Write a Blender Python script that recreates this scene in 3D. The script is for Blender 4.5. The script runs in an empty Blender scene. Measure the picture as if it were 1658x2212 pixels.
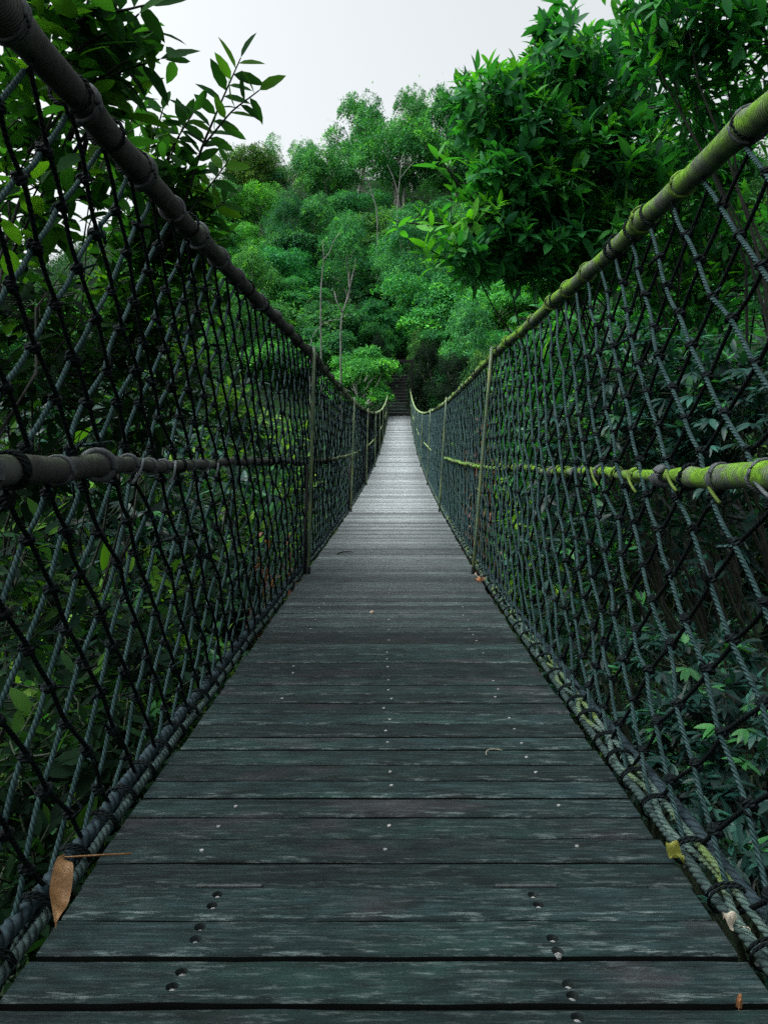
import bpy, math, random
import numpy as np
from mathutils import Vector, Matrix
rng = np.random.default_rng(11)
random.seed(11)
S = bpy.context.scene
COL = S.collection
R = math.radians
# ------------------------------------------------------------------ camera
F = 1660.0; CX, CY = 829.0, 1106.0
PITCH = R(7.75); cp, sp = math.cos(PITCH), math.sin(PITCH)
def W(x, d, zr):
    """lateral x, distance d along the view axis, height zr above the plane of the near deck's own slope"""
    yc = zr + .06506*d
    return np.stack(np.broadcast_arrays(x, d*cp+yc*sp, yc*cp-d*sp), -1).astype(float)
def P(px, py, d):
    xc = (px-CX)/F*d; yc = (CY-py)/F*d
    return np.array([xc, d*cp+yc*sp, yc*cp-d*sp])
cam_d = bpy.data.cameras.new('camera'); cam = bpy.data.objects.new('camera', cam_d); COL.objects.link(cam)
cam_d.sensor_fit = 'VERTICAL'; cam_d.sensor_height = 36; cam_d.sensor_width = 36
cam_d.lens = F/2212*36; cam_d.clip_start = .02; cam_d.clip_end = 3000
cam.location = (0, 0, 0); cam.rotation_euler = (math.pi/2-PITCH, 0, 0)
S.camera = cam
# ------------------------------------------------------------------ light
world = bpy.data.worlds.new("World"); S.world = world; world.use_nodes = True
nt = world.node_tree; nt.nodes.clear()
sky = nt.nodes.new('ShaderNodeTexSky'); sky.sky_type = 'NISHITA'; sky.sun_disc = False
SUN_EL, SUN_AZ = R(60), R(-95)
sky.sun_elevation = SUN_EL; sky.sun_rotation = SUN_AZ
sky.air_density = 1.0; sky.dust_density = 6.0; sky.ozone_density = 1.0
hs = nt.nodes.new('ShaderNodeHueSaturation'); hs.inputs['Saturation'].default_value = .10
bg = nt.nodes.new('ShaderNodeBackground'); bg.inputs['Strength'].default_value = .15
wo = nt.nodes.new('ShaderNodeOutputWorld')
nt.links.new(sky.outputs[0], hs.inputs['Color']); 
tcw = nt.nodes.new('ShaderNodeTexCoord'); sxw = nt.nodes.new('ShaderNodeSeparateXYZ'); mrw = nt.nodes.new('ShaderNodeMapRange'); ccw = nt.nodes.new('ShaderNodeCombineColor'); mxw = nt.nodes.new('ShaderNodeMix')
mxw.data_type = 'RGBA'; mxw.blend_type = 'MULTIPLY'; mxw.inputs['Factor'].default_value = 1     # an overcast sky is brightest overhead
mrw.inputs['From Min'].default_value = .46; mrw.inputs['From Max'].default_value = 1; mrw.inputs['To Min'].default_value = 1.5; mrw.inputs['To Max'].default_value = 2.3
nt.links.new(tcw.outputs['Generated'], sxw.inputs[0]); nt.links.new(sxw.outputs[2], mrw.inputs['Value']); 
for i, k_ in enumerate((.965, 1.0, 1.005)):
    mm_ = nt.nodes.new('ShaderNodeMath'); mm_.operation = 'MULTIPLY'; mm_.inputs[1].default_value = k_; nt.links.new(mrw.outputs[0], mm_.inputs[0]); nt.links.new(mm_.outputs[0], ccw.inputs[i])
nt.links.new(hs.outputs[0], mxw.inputs['A']); nt.links.new(ccw.outputs[0], mxw.inputs['B']); nt.links.new(mxw.outputs['Result'], bg.inputs['Color']); nt.links.new(bg.outputs[0], wo.inputs[0])
sl = bpy.data.lights.new('sun', 'SUN'); sl.energy = 1.5; sl.angle = R(25); sl.color = (1, .97, .92)
so = bpy.data.objects.new('sun', sl); COL.objects.link(so)
sd = Vector((math.sin(SUN_AZ)*math.cos(SUN_EL), math.cos(SUN_AZ)*math.cos(SUN_EL), math.sin(SUN_EL)))
so.rotation_euler = sd.to_track_quat('Z', 'Y').to_euler(); so.location = (0, 0, 60)
S.view_settings.view_transform = 'Standard'; S.view_settings.look = 'None'
S.view_settings.exposure = 0.3; S.view_settings.gamma = 1.0
S.render.engine = 'CYCLES'
S.cycles.max_bounces = 5; S.cycles.diffuse_bounces = 3; S.cycles.glossy_bounces = 2
S.cycles.transmission_bounces = 3; S.cycles.transparent_max_bounces = 4
S.cycles.use_denoising = False; S.cycles.caustics_reflective = False; S.cycles.caustics_refractive = False
S.cycles.use_adaptive_sampling = True; S.cycles.adaptive_threshold = .008
# ------------------------------------------------------------------ node helpers
class NB:
    def __init__(s, name):
        s.m = bpy.data.materials.new(name); s.m.use_nodes = True; s.t = s.m.node_tree; s.t.nodes.clear()
        s.out = s.n('ShaderNodeOutputMaterial')
    def n(s, ty, **kw):
        nd = s.t.nodes.new(ty)
        for k, v in kw.items(): setattr(nd, k, v)
        return nd
    def l(s, a, b): s.t.links.new(a, b)
    def val(s, inp, v):
        if hasattr(v, 'links') or isinstance(v, bpy.types.NodeSocket): s.l(v, inp)
        else: inp.default_value = v
    def attr(s, nm, ty='GEOMETRY'):
        a = s.n('ShaderNodeAttribute'); a.attribute_name = nm; a.attribute_type = ty; return a
    def noise(s, vec, scale, detail=3, rough=.55):
        a = s.n('ShaderNodeTexNoise'); a.inputs['Scale'].default_value = scale; a.inputs['Detail'].default_value = detail
        a.inputs['Roughness'].default_value = rough
        if vec is not None: s.l(vec, a.inputs['Vector'])
        return a.outputs['Fac']
    def ramp(s, fac, stops):
        a = s.n('ShaderNodeValToRGB'); cr = a.color_ramp
        while len(cr.elements) < len(stops): cr.elements.new(.5)
        for e, (p, c) in zip(cr.elements, stops):
            e.position = p; e.color = (*c, 1) if len(c) == 3 else c
        s.l(fac, a.inputs['Fac']); return a.outputs['Color']
    def rampf(s, fac, a, b):
        m = s.n('ShaderNodeMapRange'); m.inputs['From Min'].default_value = a; m.inputs['From Max'].default_value = b
        s.l(fac, m.inputs['Value']); return m.outputs['Result']
    def math(s, op, a, b=0.0):
        m = s.n('ShaderNodeMath', operation=op); s.val(m.inputs[0], a); s.val(m.inputs[1], b); return m.outputs[0]
    def mix(s, fac, a, b, blend='MIX'):
        m = s.n('ShaderNodeMix', data_type='RGBA', blend_type=blend); s.val(m.inputs['Factor'], fac)
        for sock, v in ((m.inputs['A'], a), (m.inputs['B'], b)):
            if isinstance(v, tuple): sock.default_value = (*v, 1) if len(v) == 3 else v
            else: s.l(v, sock)
        return m.outputs['Result']
    def mapping(s, vec, scale):
        m = s.n('ShaderNodeMapping'); m.inputs['Scale'].default_value = scale; s.l(vec, m.inputs['Vector']); return m.outputs[0]
    def coord(s): return s.n('ShaderNodeTexCoord')
    def pos(s): return s.n('ShaderNodeNewGeometry').outputs['Position']
    def principled(s, color, rough, spec=.5, bump=None, bstr=.3, bdist=.01):
        p = s.n('ShaderNodeBsdfPrincipled'); s.val(p.inputs['Base Color'], color if not isinstance(color, tuple) else (*color, 1))
        s.val(p.inputs['Roughness'], rough); p.inputs['Specular IOR Level'].default_value = spec
        if bump is not None:
            b = s.n('ShaderNodeBump'); b.inputs['Strength'].default_value = bstr; b.inputs['Distance'].default_value = bdist
            s.l(bump, b.inputs['Height']); s.l(b.outputs[0], p.inputs['Normal'])
        return p.outputs[0]
    def done(s, sh): s.l(sh, s.out.inputs['Surface']); return s.m

def leaf_mat(name, stops, young, under=None, rough=.42, spec=.45, trans=.3, objcol=False, clump=.0, clump_scale=1.2):
    b = NB(name)
    rnd = b.attr('rnd').outputs['Fac']; age = b.attr('age').outputs['Fac']
    c = b.ramp(rnd, stops)
    c = b.mix(age, c, young)
    if clump > 0:
        nz = b.rampf(b.noise(b.pos(), clump_scale, 2), .35, .65)
        c = b.mix(b.math('MULTIPLY', nz, clump), c, b.mix(1.0, c, (1.7, 1.5, 1.1), 'MULTIPLY'))
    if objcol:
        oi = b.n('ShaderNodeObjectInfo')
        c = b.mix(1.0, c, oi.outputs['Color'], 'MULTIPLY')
    cf = c
    if under is not None:
        g = b.n('ShaderNodeNewGeometry')
        cf = b.mix(b.math('MULTIPLY', g.outputs['Backfacing'], .7), c, under)
    sh = b.principled(cf, rough, spec)
    t = b.n('ShaderNodeBsdfTranslucent'); b.l(b.mix(1.0, c, (1.15, 1.35, .35), 'MULTIPLY'), t.inputs['Color'])
    m = b.n('ShaderNodeMixShader'); m.inputs[0].default_value = trans
    b.l(sh, m.inputs[1]); b.l(t.outputs[0], m.inputs[2])
    return b.done(m.outputs[0])

M = {}
# near, broad leaves on the left bank
M['broad'] = leaf_mat('broad_leaf', [(0, (.003, .011, .006)), (.6, (.007, .025, .010)), (1, (.018, .058, .016))], (.05, .14, .02), (.03, .07, .04), rough=.75, spec=.05, trans=.5)  # bank shade painted in as a near-black green
M['canopy'] = leaf_mat('lit_canopy_leaf', [(0, (.008, .034, .010)), (.6, (.018, .074, .018)), (1, (.034, .125, .024))], (.08, .2, .02), None, rough=.75, spec=.05, trans=.62)  # lighter copy of the broad leaf, lit-through tone put into its colour
M['sunny'] = leaf_mat('painted_sunny_leaf', [(0, (.016, .070, .028)), (.6, (.034, .15, .042)), (1, (.075, .26, .05))], (.2, .36, .04), (.05, .13, .06), rough=.65, spec=.1, trans=.42)  # sunlit look painted in as a brighter green
M['under'] = leaf_mat('understorey_leaf', [(0, (.003, .012, .009)), (.6, (.008, .030, .016)), (1, (.026, .085, .034))], (.10, .26, .02), (.03, .07, .045), rough=.7, spec=.08, trans=.38)  # darkened green stands in for shade behind the net
M['lance'] = leaf_mat('lance_leaf', [(0, (.012, .080, .030)), (.6, (.026, .175, .044)), (1, (.050, .28, .048))], (.11, .40, .02), (.030, .13, .07), rough=.55, spec=.15, trans=.42)
M['teal'] = leaf_mat('blue_green_leaf', [(0, (.003, .018, .015)), (.6, (.008, .042, .033)), (1, (.030, .12, .09))], (.05, .24, .05), (.035, .12, .085), rough=.45, spec=.25, trans=.25)  # toned down so the leaf colour carries the low shrubs' shade
M['far'] = leaf_mat('hill_leaf', [(0, (.016, .086, .040)), (.55, (.044, .190, .070)), (1, (.105, .345, .088))], (.15, .44, .035), None, rough=.6, spec=.12, trans=.3, objcol=True, clump=.5, clump_scale=.35)
M['red'] = leaf_mat('red_leaf', [(0, (.04, .09, .03)), (.5, (.20, .08, .06)), (1, (.34, .14, .14))], (.2, .25, .05), None, rough=.45, spec=.35, trans=.3)
def bark_mat(name, a, bb, sc=9):
    b = NB(name); g = b.coord().outputs['Object']
    n = b.noise(b.mapping(g, (sc, sc, sc*.25)), 3, 5)
    return b.done(b.principled(b.ramp(n, [(.3, a), (.7, bb)]), .85, .2, n, .6, .02))
M['bark'] = bark_mat('dark_bark', (.008, .010, .008), (.028, .030, .025))
M['palebark'] = bark_mat('pale_bark', (.16, .17, .15), (.42, .42, .38), 4)
M['greybark'] = bark_mat('grey_bark', (.07, .08, .07), (.20, .21, .19), 4)
M['stem'] = bark_mat('green_stem', (.012, .02, .011), (.03, .045, .024), 20)
# ropes: u along the rope in metres, v round it (0..1)
def rope_mat(name, a, bb, lay=.022, moss=None, strands=3, bstr=.9, rough=.8):
    b = NB(name); uv = b.n('ShaderNodeUVMap'); uv.uv_map = 'UVMap'
    sx = b.n('ShaderNodeSeparateXYZ'); b.l(uv.outputs[0], sx.inputs[0])
    ph = b.math('ADD', b.math('MULTIPLY', sx.outputs[0], 2*math.pi/lay), b.math('MULTIPLY', sx.outputs[1], 2*math.pi*strands))
    wv = b.math('ABSOLUTE', b.math('SINE', b.math('MULTIPLY', ph, .5)))
    nz = b.noise(b.pos(), 26, 4, .65)
    c = b.ramp(nz, [(.3, a), (.72, bb)])
    c = b.mix(b.math('MULTIPLY', b.rampf(wv, .45, .05), .75), c, (.003, .004, .004))     # groove shade painted dark into the lay of the rope
    if moss:
        mz = b.rampf(b.noise(b.pos(), 5, 3), .48, .6)
        c = b.mix(b.math('MULTIPLY', mz, .85), c, moss)
    return b.done(b.principled(c, .9, .08, b.math('ADD', wv, b.math('MULTIPLY', nz, .5)), bstr, .004))
M['rope'] = rope_mat('grey_rope', (.012, .032, .033), (.040, .076, .077), lay=.0115)
M['blackrope'] = rope_mat('black_rope', (.002, .004, .005), (.006, .010, .011), lay=.011)
M['knot'] = rope_mat('knot_rope', (.003, .006, .007), (.012, .018, .019), lay=.01)
M['edgedark'] = rope_mat('dark_edge_rope', (.010, .02, .026), (.03, .048, .056), lay=.03)
M['edgepale'] = rope_mat('pale_edge_rope', (.035, .065, .06), (.095, .14, .12), lay=.018, moss=(.10, .15, .04))
M['edgegrey'] = rope_mat('grey_edge_rope', (.014, .028, .028), (.05, .078, .072), lay=.02)
def rail_mat(name, a, bb, moss, mlo, mhi, mossamt, pale):
    b = NB(name); uv = b.n('ShaderNodeUVMap'); uv.uv_map = 'UVMap'
    sx = b.n('ShaderNodeSeparateXYZ'); b.l(uv.outputs[0], sx.inputs[0])
    g = b.n('ShaderNodeNewGeometry')
    wob = b.math('MULTIPLY', b.noise(g.outputs['Position'], 9, 2), .05)
    u = b.math('ADD', b.math('ADD', sx.outputs[0], b.math('MULTIPLY', sx.outputs[1], .0055)), wob)
    wv = b.math('ABSOLUTE', b.math('SINE', b.math('MULTIPLY', u, math.pi/.0055)))
    nz = b.noise(g.outputs['Position'], 22, 5, .7)
    fine = b.noise(b.mapping(uv.outputs[0], (320, 3, 1)), 1, 2)
    c = b.ramp(b.math('ADD', b.math('MULTIPLY', nz, .6), b.math('MULTIPLY', fine, .4)), [(.32, a), (.68, bb)])
    c = b.mix(b.rampf(wv, .55, .1), c, (.012, .014, .013))
    # old wear along the rope: broad patches of blackened and of bleached winding
    bl = b.rampf(b.noise(b.mapping(uv.outputs[0], (2.3, .6, 1)), 2.2, 3), .55, .68)
    c = b.mix(b.math('MULTIPLY', bl, .75), c, pale)
    # moss settles on the upper side of the winding
    nsep = b.n('ShaderNodeSeparateXYZ'); b.l(g.outputs['Normal'], nsep.inputs[0])
    up = b.rampf(b.math('ADD', nsep.outputs[2], b.math('MULTIPLY', b.math('SUBTRACT', nz, .5), 2.6)), mlo, mhi)
    mp = b.rampf(b.noise(g.outputs['Position'], 8, 5, .7), .40, .53)
    mc = b.ramp(b.noise(g.outputs['Position'], 60, 3), [(.3, tuple(x*.45 for x in moss)), (.7, moss)])
    c = b.mix(b.math('MULTIPLY', b.math('MULTIPLY', up, mp), mossamt), c, mc)
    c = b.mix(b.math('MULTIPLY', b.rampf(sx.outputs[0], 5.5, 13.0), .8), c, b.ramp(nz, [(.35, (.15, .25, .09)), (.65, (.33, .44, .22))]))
    return b.done(b.principled(c, .9, .15, b.math('ADD', b.math('MULTIPLY', wv, .7), b.math('ADD', b.math('MULTIPLY', nz, .5), b.math('MULTIPLY', fine, .8))), .8, .0045))
M['rail_l'] = rail_mat('grey_wound_rail', (.024, .028, .027), (.08, .085, .08), (.10, .15, .07), .2, .9, .5, (.11, .12, .11))
M['rail_r'] = rail_mat('mossy_wound_rail', (.06, .07, .06), (.18, .2, .17), (.15, .33, .022), -1.25, -.1, .97, (.06, .08, .085))
M['cord'] = rope_mat('mossy_cord', (.05, .08, .02), (.12, .19, .04), lay=.006, bstr=.3)
M['greycord'] = rope_mat('grey_cord', (.05, .06, .065), (.13, .15, .155), lay=.006, bstr=.3)
b = NB('plain_coil'); n = b.noise(b.pos(), 70, 5, .7); M['coil'] = b.done(b.principled(b.ramp(n, [(.3, (.03, .036, .04)), (.7, (.085, .095, .10))]), .75, .2, n, .35, .003))
b = NB('mossy_coil'); n = b.noise(b.pos(), 60, 5, .7); M['mosscoil'] = b.done(b.principled(b.ramp(n, [(.35, (.05, .07, .04)), (.6, (.12, .22, .03))]), .9, .1, n, .5, .003))
b = NB('post_paint'); g = b.pos(); n = b.noise(g, 7, 4); n2 = b.noise(b.mapping(g, (30, 30, 5)), 1, 4)
c = b.ramp(n, [(.35, (.055, .09, .065)), (.55, (.10, .15, .075)), (.7, (.17, .20, .07))])
c = b.mix(b.rampf(n2, .6, .75), c, (.06, .05, .035))
M['post'] = b.done(b.principled(c, .55, .4, n2, .2, .003))
b = NB('dark_sleeve'); M['sleeve'] = b.done(b.principled((.012, .014, .014), .6, .3, b.noise(b.pos(), 40), .3, .003))
# weathered boards
b = NB('weathered_boards'); g = b.coord().outputs['Object']; pr = b.attr('rnd').outputs['Fac']; pe = b.attr('edge').outputs['Fac']
off = b.n('ShaderNodeCombineXYZ'); b.l(b.math('MULTIPLY', pr, 37.0), off.inputs[0]); b.l(b.math('MULTIPLY', pr, 91.0), off.inputs[2])
va = b.n('ShaderNodeVectorMath', operation='ADD'); b.l(g, va.inputs[0]); b.l(off.outputs[0], va.inputs[1]); v = va.outputs[0]
grain = b.noise(b.mapping(v, (7, 170, 80)), 1, 7, .76)
streak = b.noise(b.mapping(v, (14, 95, 40)), 1, 7, .78)
mott = b.noise(b.mapping(v, (11, 34, 20)), 1, 4, .65)
patch = b.noise(b.mapping(v, (2.4, 7, 5)), 1, 4, .6)
big = b.noise(b.mapping(g, (1.6, .55, 1)), 1, 2, .5)
c = b.ramp(grain, [(.32, (.0012, .0040, .0045)), (.5, (.0046, .0118, .0126)), (.68, (.016, .030, .031))])
c = b.mix(b.math('MULTIPLY', b.rampf(patch, .5, .66), .45), c, (.008, .026, .020))                       # algae
c = b.mix(b.math('MULTIPLY', b.rampf(b.noise(b.mapping(v, (3, 5, 5)), 1, 3), .56, .66), .35), c, (.030, .022, .027))
mt_ = b.n('ShaderNodeMapRange'); mt_.inputs['From Min'].default_value = .3; mt_.inputs['From Max'].default_value = .7; mt_.inputs['To Min'].default_value = .45; mt_.inputs['To Max'].default_value = 1.6; b.l(mott, mt_.inputs['Value'])
mcc = b.n('ShaderNodeCombineColor'); [b.l(mt_.outputs[0], mcc.inputs[i]) for i in range(3)]
c = b.mix(1.0, c, mcc.outputs[0], 'MULTIPLY')
bleach = b.math('MULTIPLY', b.rampf(streak, .52, .70), b.rampf(b.math('ADD', b.math('MULTIPLY', patch, .5), b.math('ADD', b.math('MULTIPLY', big, .5), b.math('MULTIPLY', pe, .42))), .40, .66))
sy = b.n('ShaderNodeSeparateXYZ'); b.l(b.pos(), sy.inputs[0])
# open-sky brightness painted into the boards along the span, mixed with foot-worn bleaching
sky_paint = b.rampf(sy.outputs[1], 2.8, 10.0); lanes = b.math('SUBTRACT', 1.0, b.rampf(b.math('ABSOLUTE', b.math('SUBTRACT', sy.outputs[0], b.math('MULTIPLY', b.math('SUBTRACT', sy.outputs[1], 3.0), .0205))), .12, .46))
sky_and_wear = b.math('MULTIPLY', sky_paint, b.math('ADD', b.math('MULTIPLY', lanes, .45), b.math('ADD', .12, b.math('MULTIPLY', patch, .75))))
c = b.mix(b.math('MINIMUM', sky_and_wear, .9), c, b.ramp(mott, [(.3, (.15, .168, .175)), (.7, (.28, .305, .315))]))
c = b.mix(b.math('MULTIPLY', bleach, .85), c, (.115, .145, .145))
tone = b.n('ShaderNodeMapRange'); tone.inputs['To Min'].default_value = .5; tone.inputs['To Max'].default_value = 1.5; b.l(pr, tone.inputs['Value'])
tc = b.n('ShaderNodeCombineColor'); [b.l(tone.outputs[0], tc.inputs[i]) for i in range(3)]
c = b.mix(1.0, c, tc.outputs[0], 'MULTIPLY')
c = b.mix(b.rampf(pe, -.2, -.8), c, (.003, .004, .004))        # gap shade painted black onto the board sides
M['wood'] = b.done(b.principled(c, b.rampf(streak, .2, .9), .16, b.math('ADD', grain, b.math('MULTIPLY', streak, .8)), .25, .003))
wm = M['wood'].node_tree
for nd in wm.nodes:
    if nd.type == 'BSDF_PRINCIPLED':
        mr = nd.inputs['Roughness'].links[0].from_node; mr.inputs['To Min'].default_value = .62; mr.inputs['To Max'].default_value = .85
b = NB('zinc'); M['zinc'] = b.done(b.principled(b.ramp(b.noise(b.pos(), 90), [(.3, (.12, .13, .13)), (.7, (.34, .35, .34))]), .45, .6))
b = NB('old_iron'); M['iron'] = b.done(b.principled(b.ramp(b.noise(b.pos(), 60), [(.3, (.012, .016, .016)), (.7, (.05, .06, .06))]), .5, .5))
b = NB('hole_dark'); M['hole'] = b.done(b.principled((.006, .007, .007), .9, .1))
b = NB('forest_floor'); g = b.pos(); n = b.noise(g, 1.1, 6, .7); n2 = b.noise(g, 9, 4)
c = b.ramp(n, [(.3, (.006, .012, .006)), (.55, (.010, .026, .011)), (.75, (.016, .045, .017))])
M['ground'] = b.done(b.principled(b.mix(b.math('MULTIPLY', n2, .5), c, (.014, .014, .009)), .95, .1, n2, .8, .08))
b = NB('mossy_step'); g = b.pos(); n = b.noise(g, 6, 5, .65)
M['step'] = b.done(b.principled(b.ramp(n, [(.3, (.008, .013, .012)), (.6, (.018, .029, .025)), (.8, (.04, .055, .048))]), .8, .3, n, .5, .01))
b = NB('dark_timber'); g = b.coord().outputs['Object']; n = b.noise(b.mapping(g, (12, 12, 1.5)), 2, 5)
M['timber'] = b.done(b.principled(b.ramp(n, [(.3, (.002, .003, .003)), (.7, (.008, .010, .009))]), .8, .25, n, .5, .01))
def dry(name, a, bb):
    b = NB(name); n = b.noise(b.coord().outputs['Object'], 35, 5, .7)
    sh = b.principled(b.ramp(n, [(.3, a), (.7, bb)]), .6, .3, n, .4, .004)
    t = b.n('ShaderNodeBsdfTranslucent'); t.inputs['Color'].default_value = (*bb, 1)
    m = b.n('ShaderNodeMixShader'); m.inputs[0].default_value = .2; b.l(sh, m.inputs[1]); b.l(t.outputs[0], m.inputs[2])
    return b.done(m.outputs[0])
M['brownleaf'] = dry('dry_brown_leaf', (.11, .055, .022), (.27, .15, .06))
M['orangeleaf'] = dry('dry_orange_leaf', (.22, .09, .035), (.4, .2, .1))
M['creamleaf'] = dry('bleached_leaf', (.3, .27, .2), (.55, .5, .4))
M['yellowleaf'] = dry('yellow_green_leaf', (.12, .14, .02), (.25, .26, .05))
M['pebble'] = dry('pale_pebble', (.3, .25, .2), (.5, .42, .34))

# ------------------------------------------------------------------ mesh helpers
class MB:
    def __init__(s): s.v = []; s.q = []; s.t = []; s.n = 0; s.qm = []; s.tm = []; s.qa = []; s.ta = []; s.quv = []; s.tuv = []
    def add(s, v, q=None, t=None, mat=0, rnd=0., age=0., quv=None, tuv=None):
        v = np.asarray(v, float).reshape(-1, 3); s.v.append(v)
        for f, k, fl, ml, al, ul, uv in ((q, 4, s.q, s.qm, s.qa, s.quv, quv), (t, 3, s.t, s.tm, s.ta, s.tuv, tuv)):
            if f is None or len(f) == 0: continue
            f = np.asarray(f, np.int64).reshape(-1, k); fl.append(f+s.n); ml.append(np.full(len(f), mat, np.int32))
            a = np.zeros((len(f), 2)); a[:, 0] = rnd; a[:, 1] = age; al.append(a)
            ul.append(np.zeros((len(f), k, 2)) if uv is None else np.asarray(uv, float).reshape(len(f), k, 2))
        s.n += len(v)
    def build(s, name, mats, parent=None, smooth=True, uv=False, attrs=('rnd', 'age'), loc=None):
        me = bpy.data.meshes.new(name)
        v = np.concatenate(s.v) if s.v else np.zeros((0, 3))
        if loc is not None: v = v-np.asarray(loc)
        q = np.concatenate(s.q) if s.q else np.zeros((0, 4), np.int64)
        t = np.concatenate(s.t) if s.t else np.zeros((0, 3), np.int64)
        me.vertices.add(len(v)); me.vertices.foreach_set('co', v.astype(np.float32).ravel())
        nl = q.size+t.size; me.loops.add(nl); me.loops.foreach_set('vertex_index', np.concatenate([q.ravel(), t.ravel()]).astype(np.int32))
        npoly = len(q)+len(t); me.polygons.add(npoly)
        tot = np.concatenate([np.full(len(q), 4), np.full(len(t), 3)]).astype(np.int32)
        me.polygons.foreach_set('loop_start', np.concatenate([[0], np.cumsum(tot)[:-1]]).astype(np.int32) if npoly else np.zeros(0, np.int32))
        me.polygons.foreach_set('material_index', np.concatenate(s.qm+s.tm).astype(np.int32))
        me.polygons.foreach_set('use_smooth', np.full(npoly, smooth))
        a = np.concatenate(s.qa+s.ta)
        for i, nm in enumerate(attrs):
            at = me.attributes.new(nm, 'FLOAT', 'FACE'); at.data.foreach_set('value', a[:, i].astype(np.float32))
        if uv:
            u = me.uv_layers.new(name='UVMap')
            u.data.foreach_set('uv', np.concatenate([x.ravel() for x in s.quv]+[x.ravel() for x in s.tuv]).astype(np.float32))
        me.update(calc_edges=True)
        for m in (mats if isinstance(mats, (list, tuple)) else [mats]): me.materials.append(m)
        o = bpy.data.objects.new(name, me); COL.objects.link(o)
        if loc is not None and parent is None: o.location = loc
        if parent is not None: o.parent = parent
        return o
def nrmz(a): return a/np.maximum(np.linalg.norm(a, axis=-1, keepdims=True), 1e-9)
def frames(T):
    up = np.where(np.abs(T[..., 2:3]) > .92, np.array([1., 0, 0]), np.array([0., 0, 1]))
    A = nrmz(np.cross(up, T)); return A, np.cross(T, A)
def grid_faces(N, K, Sd):
    """quads of N tubes with K rings of Sd vertices"""
    n, k, s = np.meshgrid(np.arange(N), np.arange(K-1), np.arange(Sd), indexing='ij')
    b = n*K*Sd; s2 = (s+1) % Sd
    f = np.stack([b+k*Sd+s, b+k*Sd+s2, b+(k+1)*Sd+s2, b+(k+1)*Sd+s], -1).reshape(-1, 4)
    return f, (n, k, s)
def tube(mb, pts, r, sides=8, mat=0, rnd=0., cap=True, u0=0., tre=0., lay=.03):
    pts = np.asarray(pts, float); K = len(pts); r = np.broadcast_to(np.asarray(r, float), (K,))
    T = nrmz(np.gradient(pts, axis=0)); A, B = frames(T)
    seg = np.linalg.norm(np.diff(pts, axis=0), axis=1); u = u0+np.concatenate([[0], np.cumsum(seg)])
    th = np.arange(sides)/sides*2*math.pi
    rr = r[:, None]*(1+tre*np.cos(3*th[None]+2*math.pi*u[:, None]/lay))
    v = pts[:, None]+A[:, None]*(np.cos(th)[None, :, None]*rr[..., None])+B[:, None]*(np.sin(th)[None, :, None]*rr[..., None])
    f, (n, k, s) = grid_faces(1, K, sides)
    k = k.ravel(); s = s.ravel()
    uv = np.stack([np.stack([u[k], s/sides], -1), np.stack([u[k], (s+1)/sides], -1), np.stack([u[k+1], (s+1)/sides], -1), np.stack([u[k+1], s/sides], -1)], 1)
    t = None
    vv = v.reshape(-1, 3)
    if cap:
        vv = np.concatenate([vv, pts[:1]-T[:1]*r[0]*.4, pts[-1:]+T[-1:]*r[-1]*.4]); c0, c1 = K*sides, K*sides+1
        i = np.arange(sides); j = (i+1) % sides
        t = np.concatenate([np.stack([j, i, np.full(sides, c0)], -1), np.stack([(K-1)*sides+i, (K-1)*sides+j, np.full(sides, c1)], -1)])
    mb.add(vv, f, t, mat, rnd, quv=uv)
def seg_tubes(mb, P0, P1, r, sides, K, mat=0, sag=None, tre=0., lay=.022):
    N = len(P0)
    if N == 0: return
    t = np.linspace(0, 1, K)
    C = P0[:, None]*(1-t)[None, :, None]+P1[:, None]*t[None, :, None]
    if sag is not None: C = C+sag[:, None, :]*(np.sin(math.pi*t))[None, :, None]
    T = nrmz(P1-P0); A, B = frames(T)
    L = np.linalg.norm(P1-P0, axis=1)
    th = np.arange(sides)/sides*2*math.pi
    u = L[:, None]*t[None]
    rr = r*(1+tre*np.cos(3*th[None, None]+2*math.pi*u[..., None]/lay))
    v = C[:, :, None]+A[:, None, None]*(np.cos(th)[None, None]*rr)[..., None]+B[:, None, None]*(np.sin(th)[None, None]*rr)[..., None]
    f, (n, k, s) = grid_faces(N, K, sides); n = n.ravel(); k = k.ravel(); s = s.ravel()
    uv = np.stack([np.stack([u[n, k], s/sides], -1), np.stack([u[n, k], (s+1)/sides], -1), np.stack([u[n, k+1], (s+1)/sides], -1), np.stack([u[n, k+1], s/sides], -1)], 1)
    mb.add(v.reshape(-1, 3), f, None, mat, quv=uv)
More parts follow.
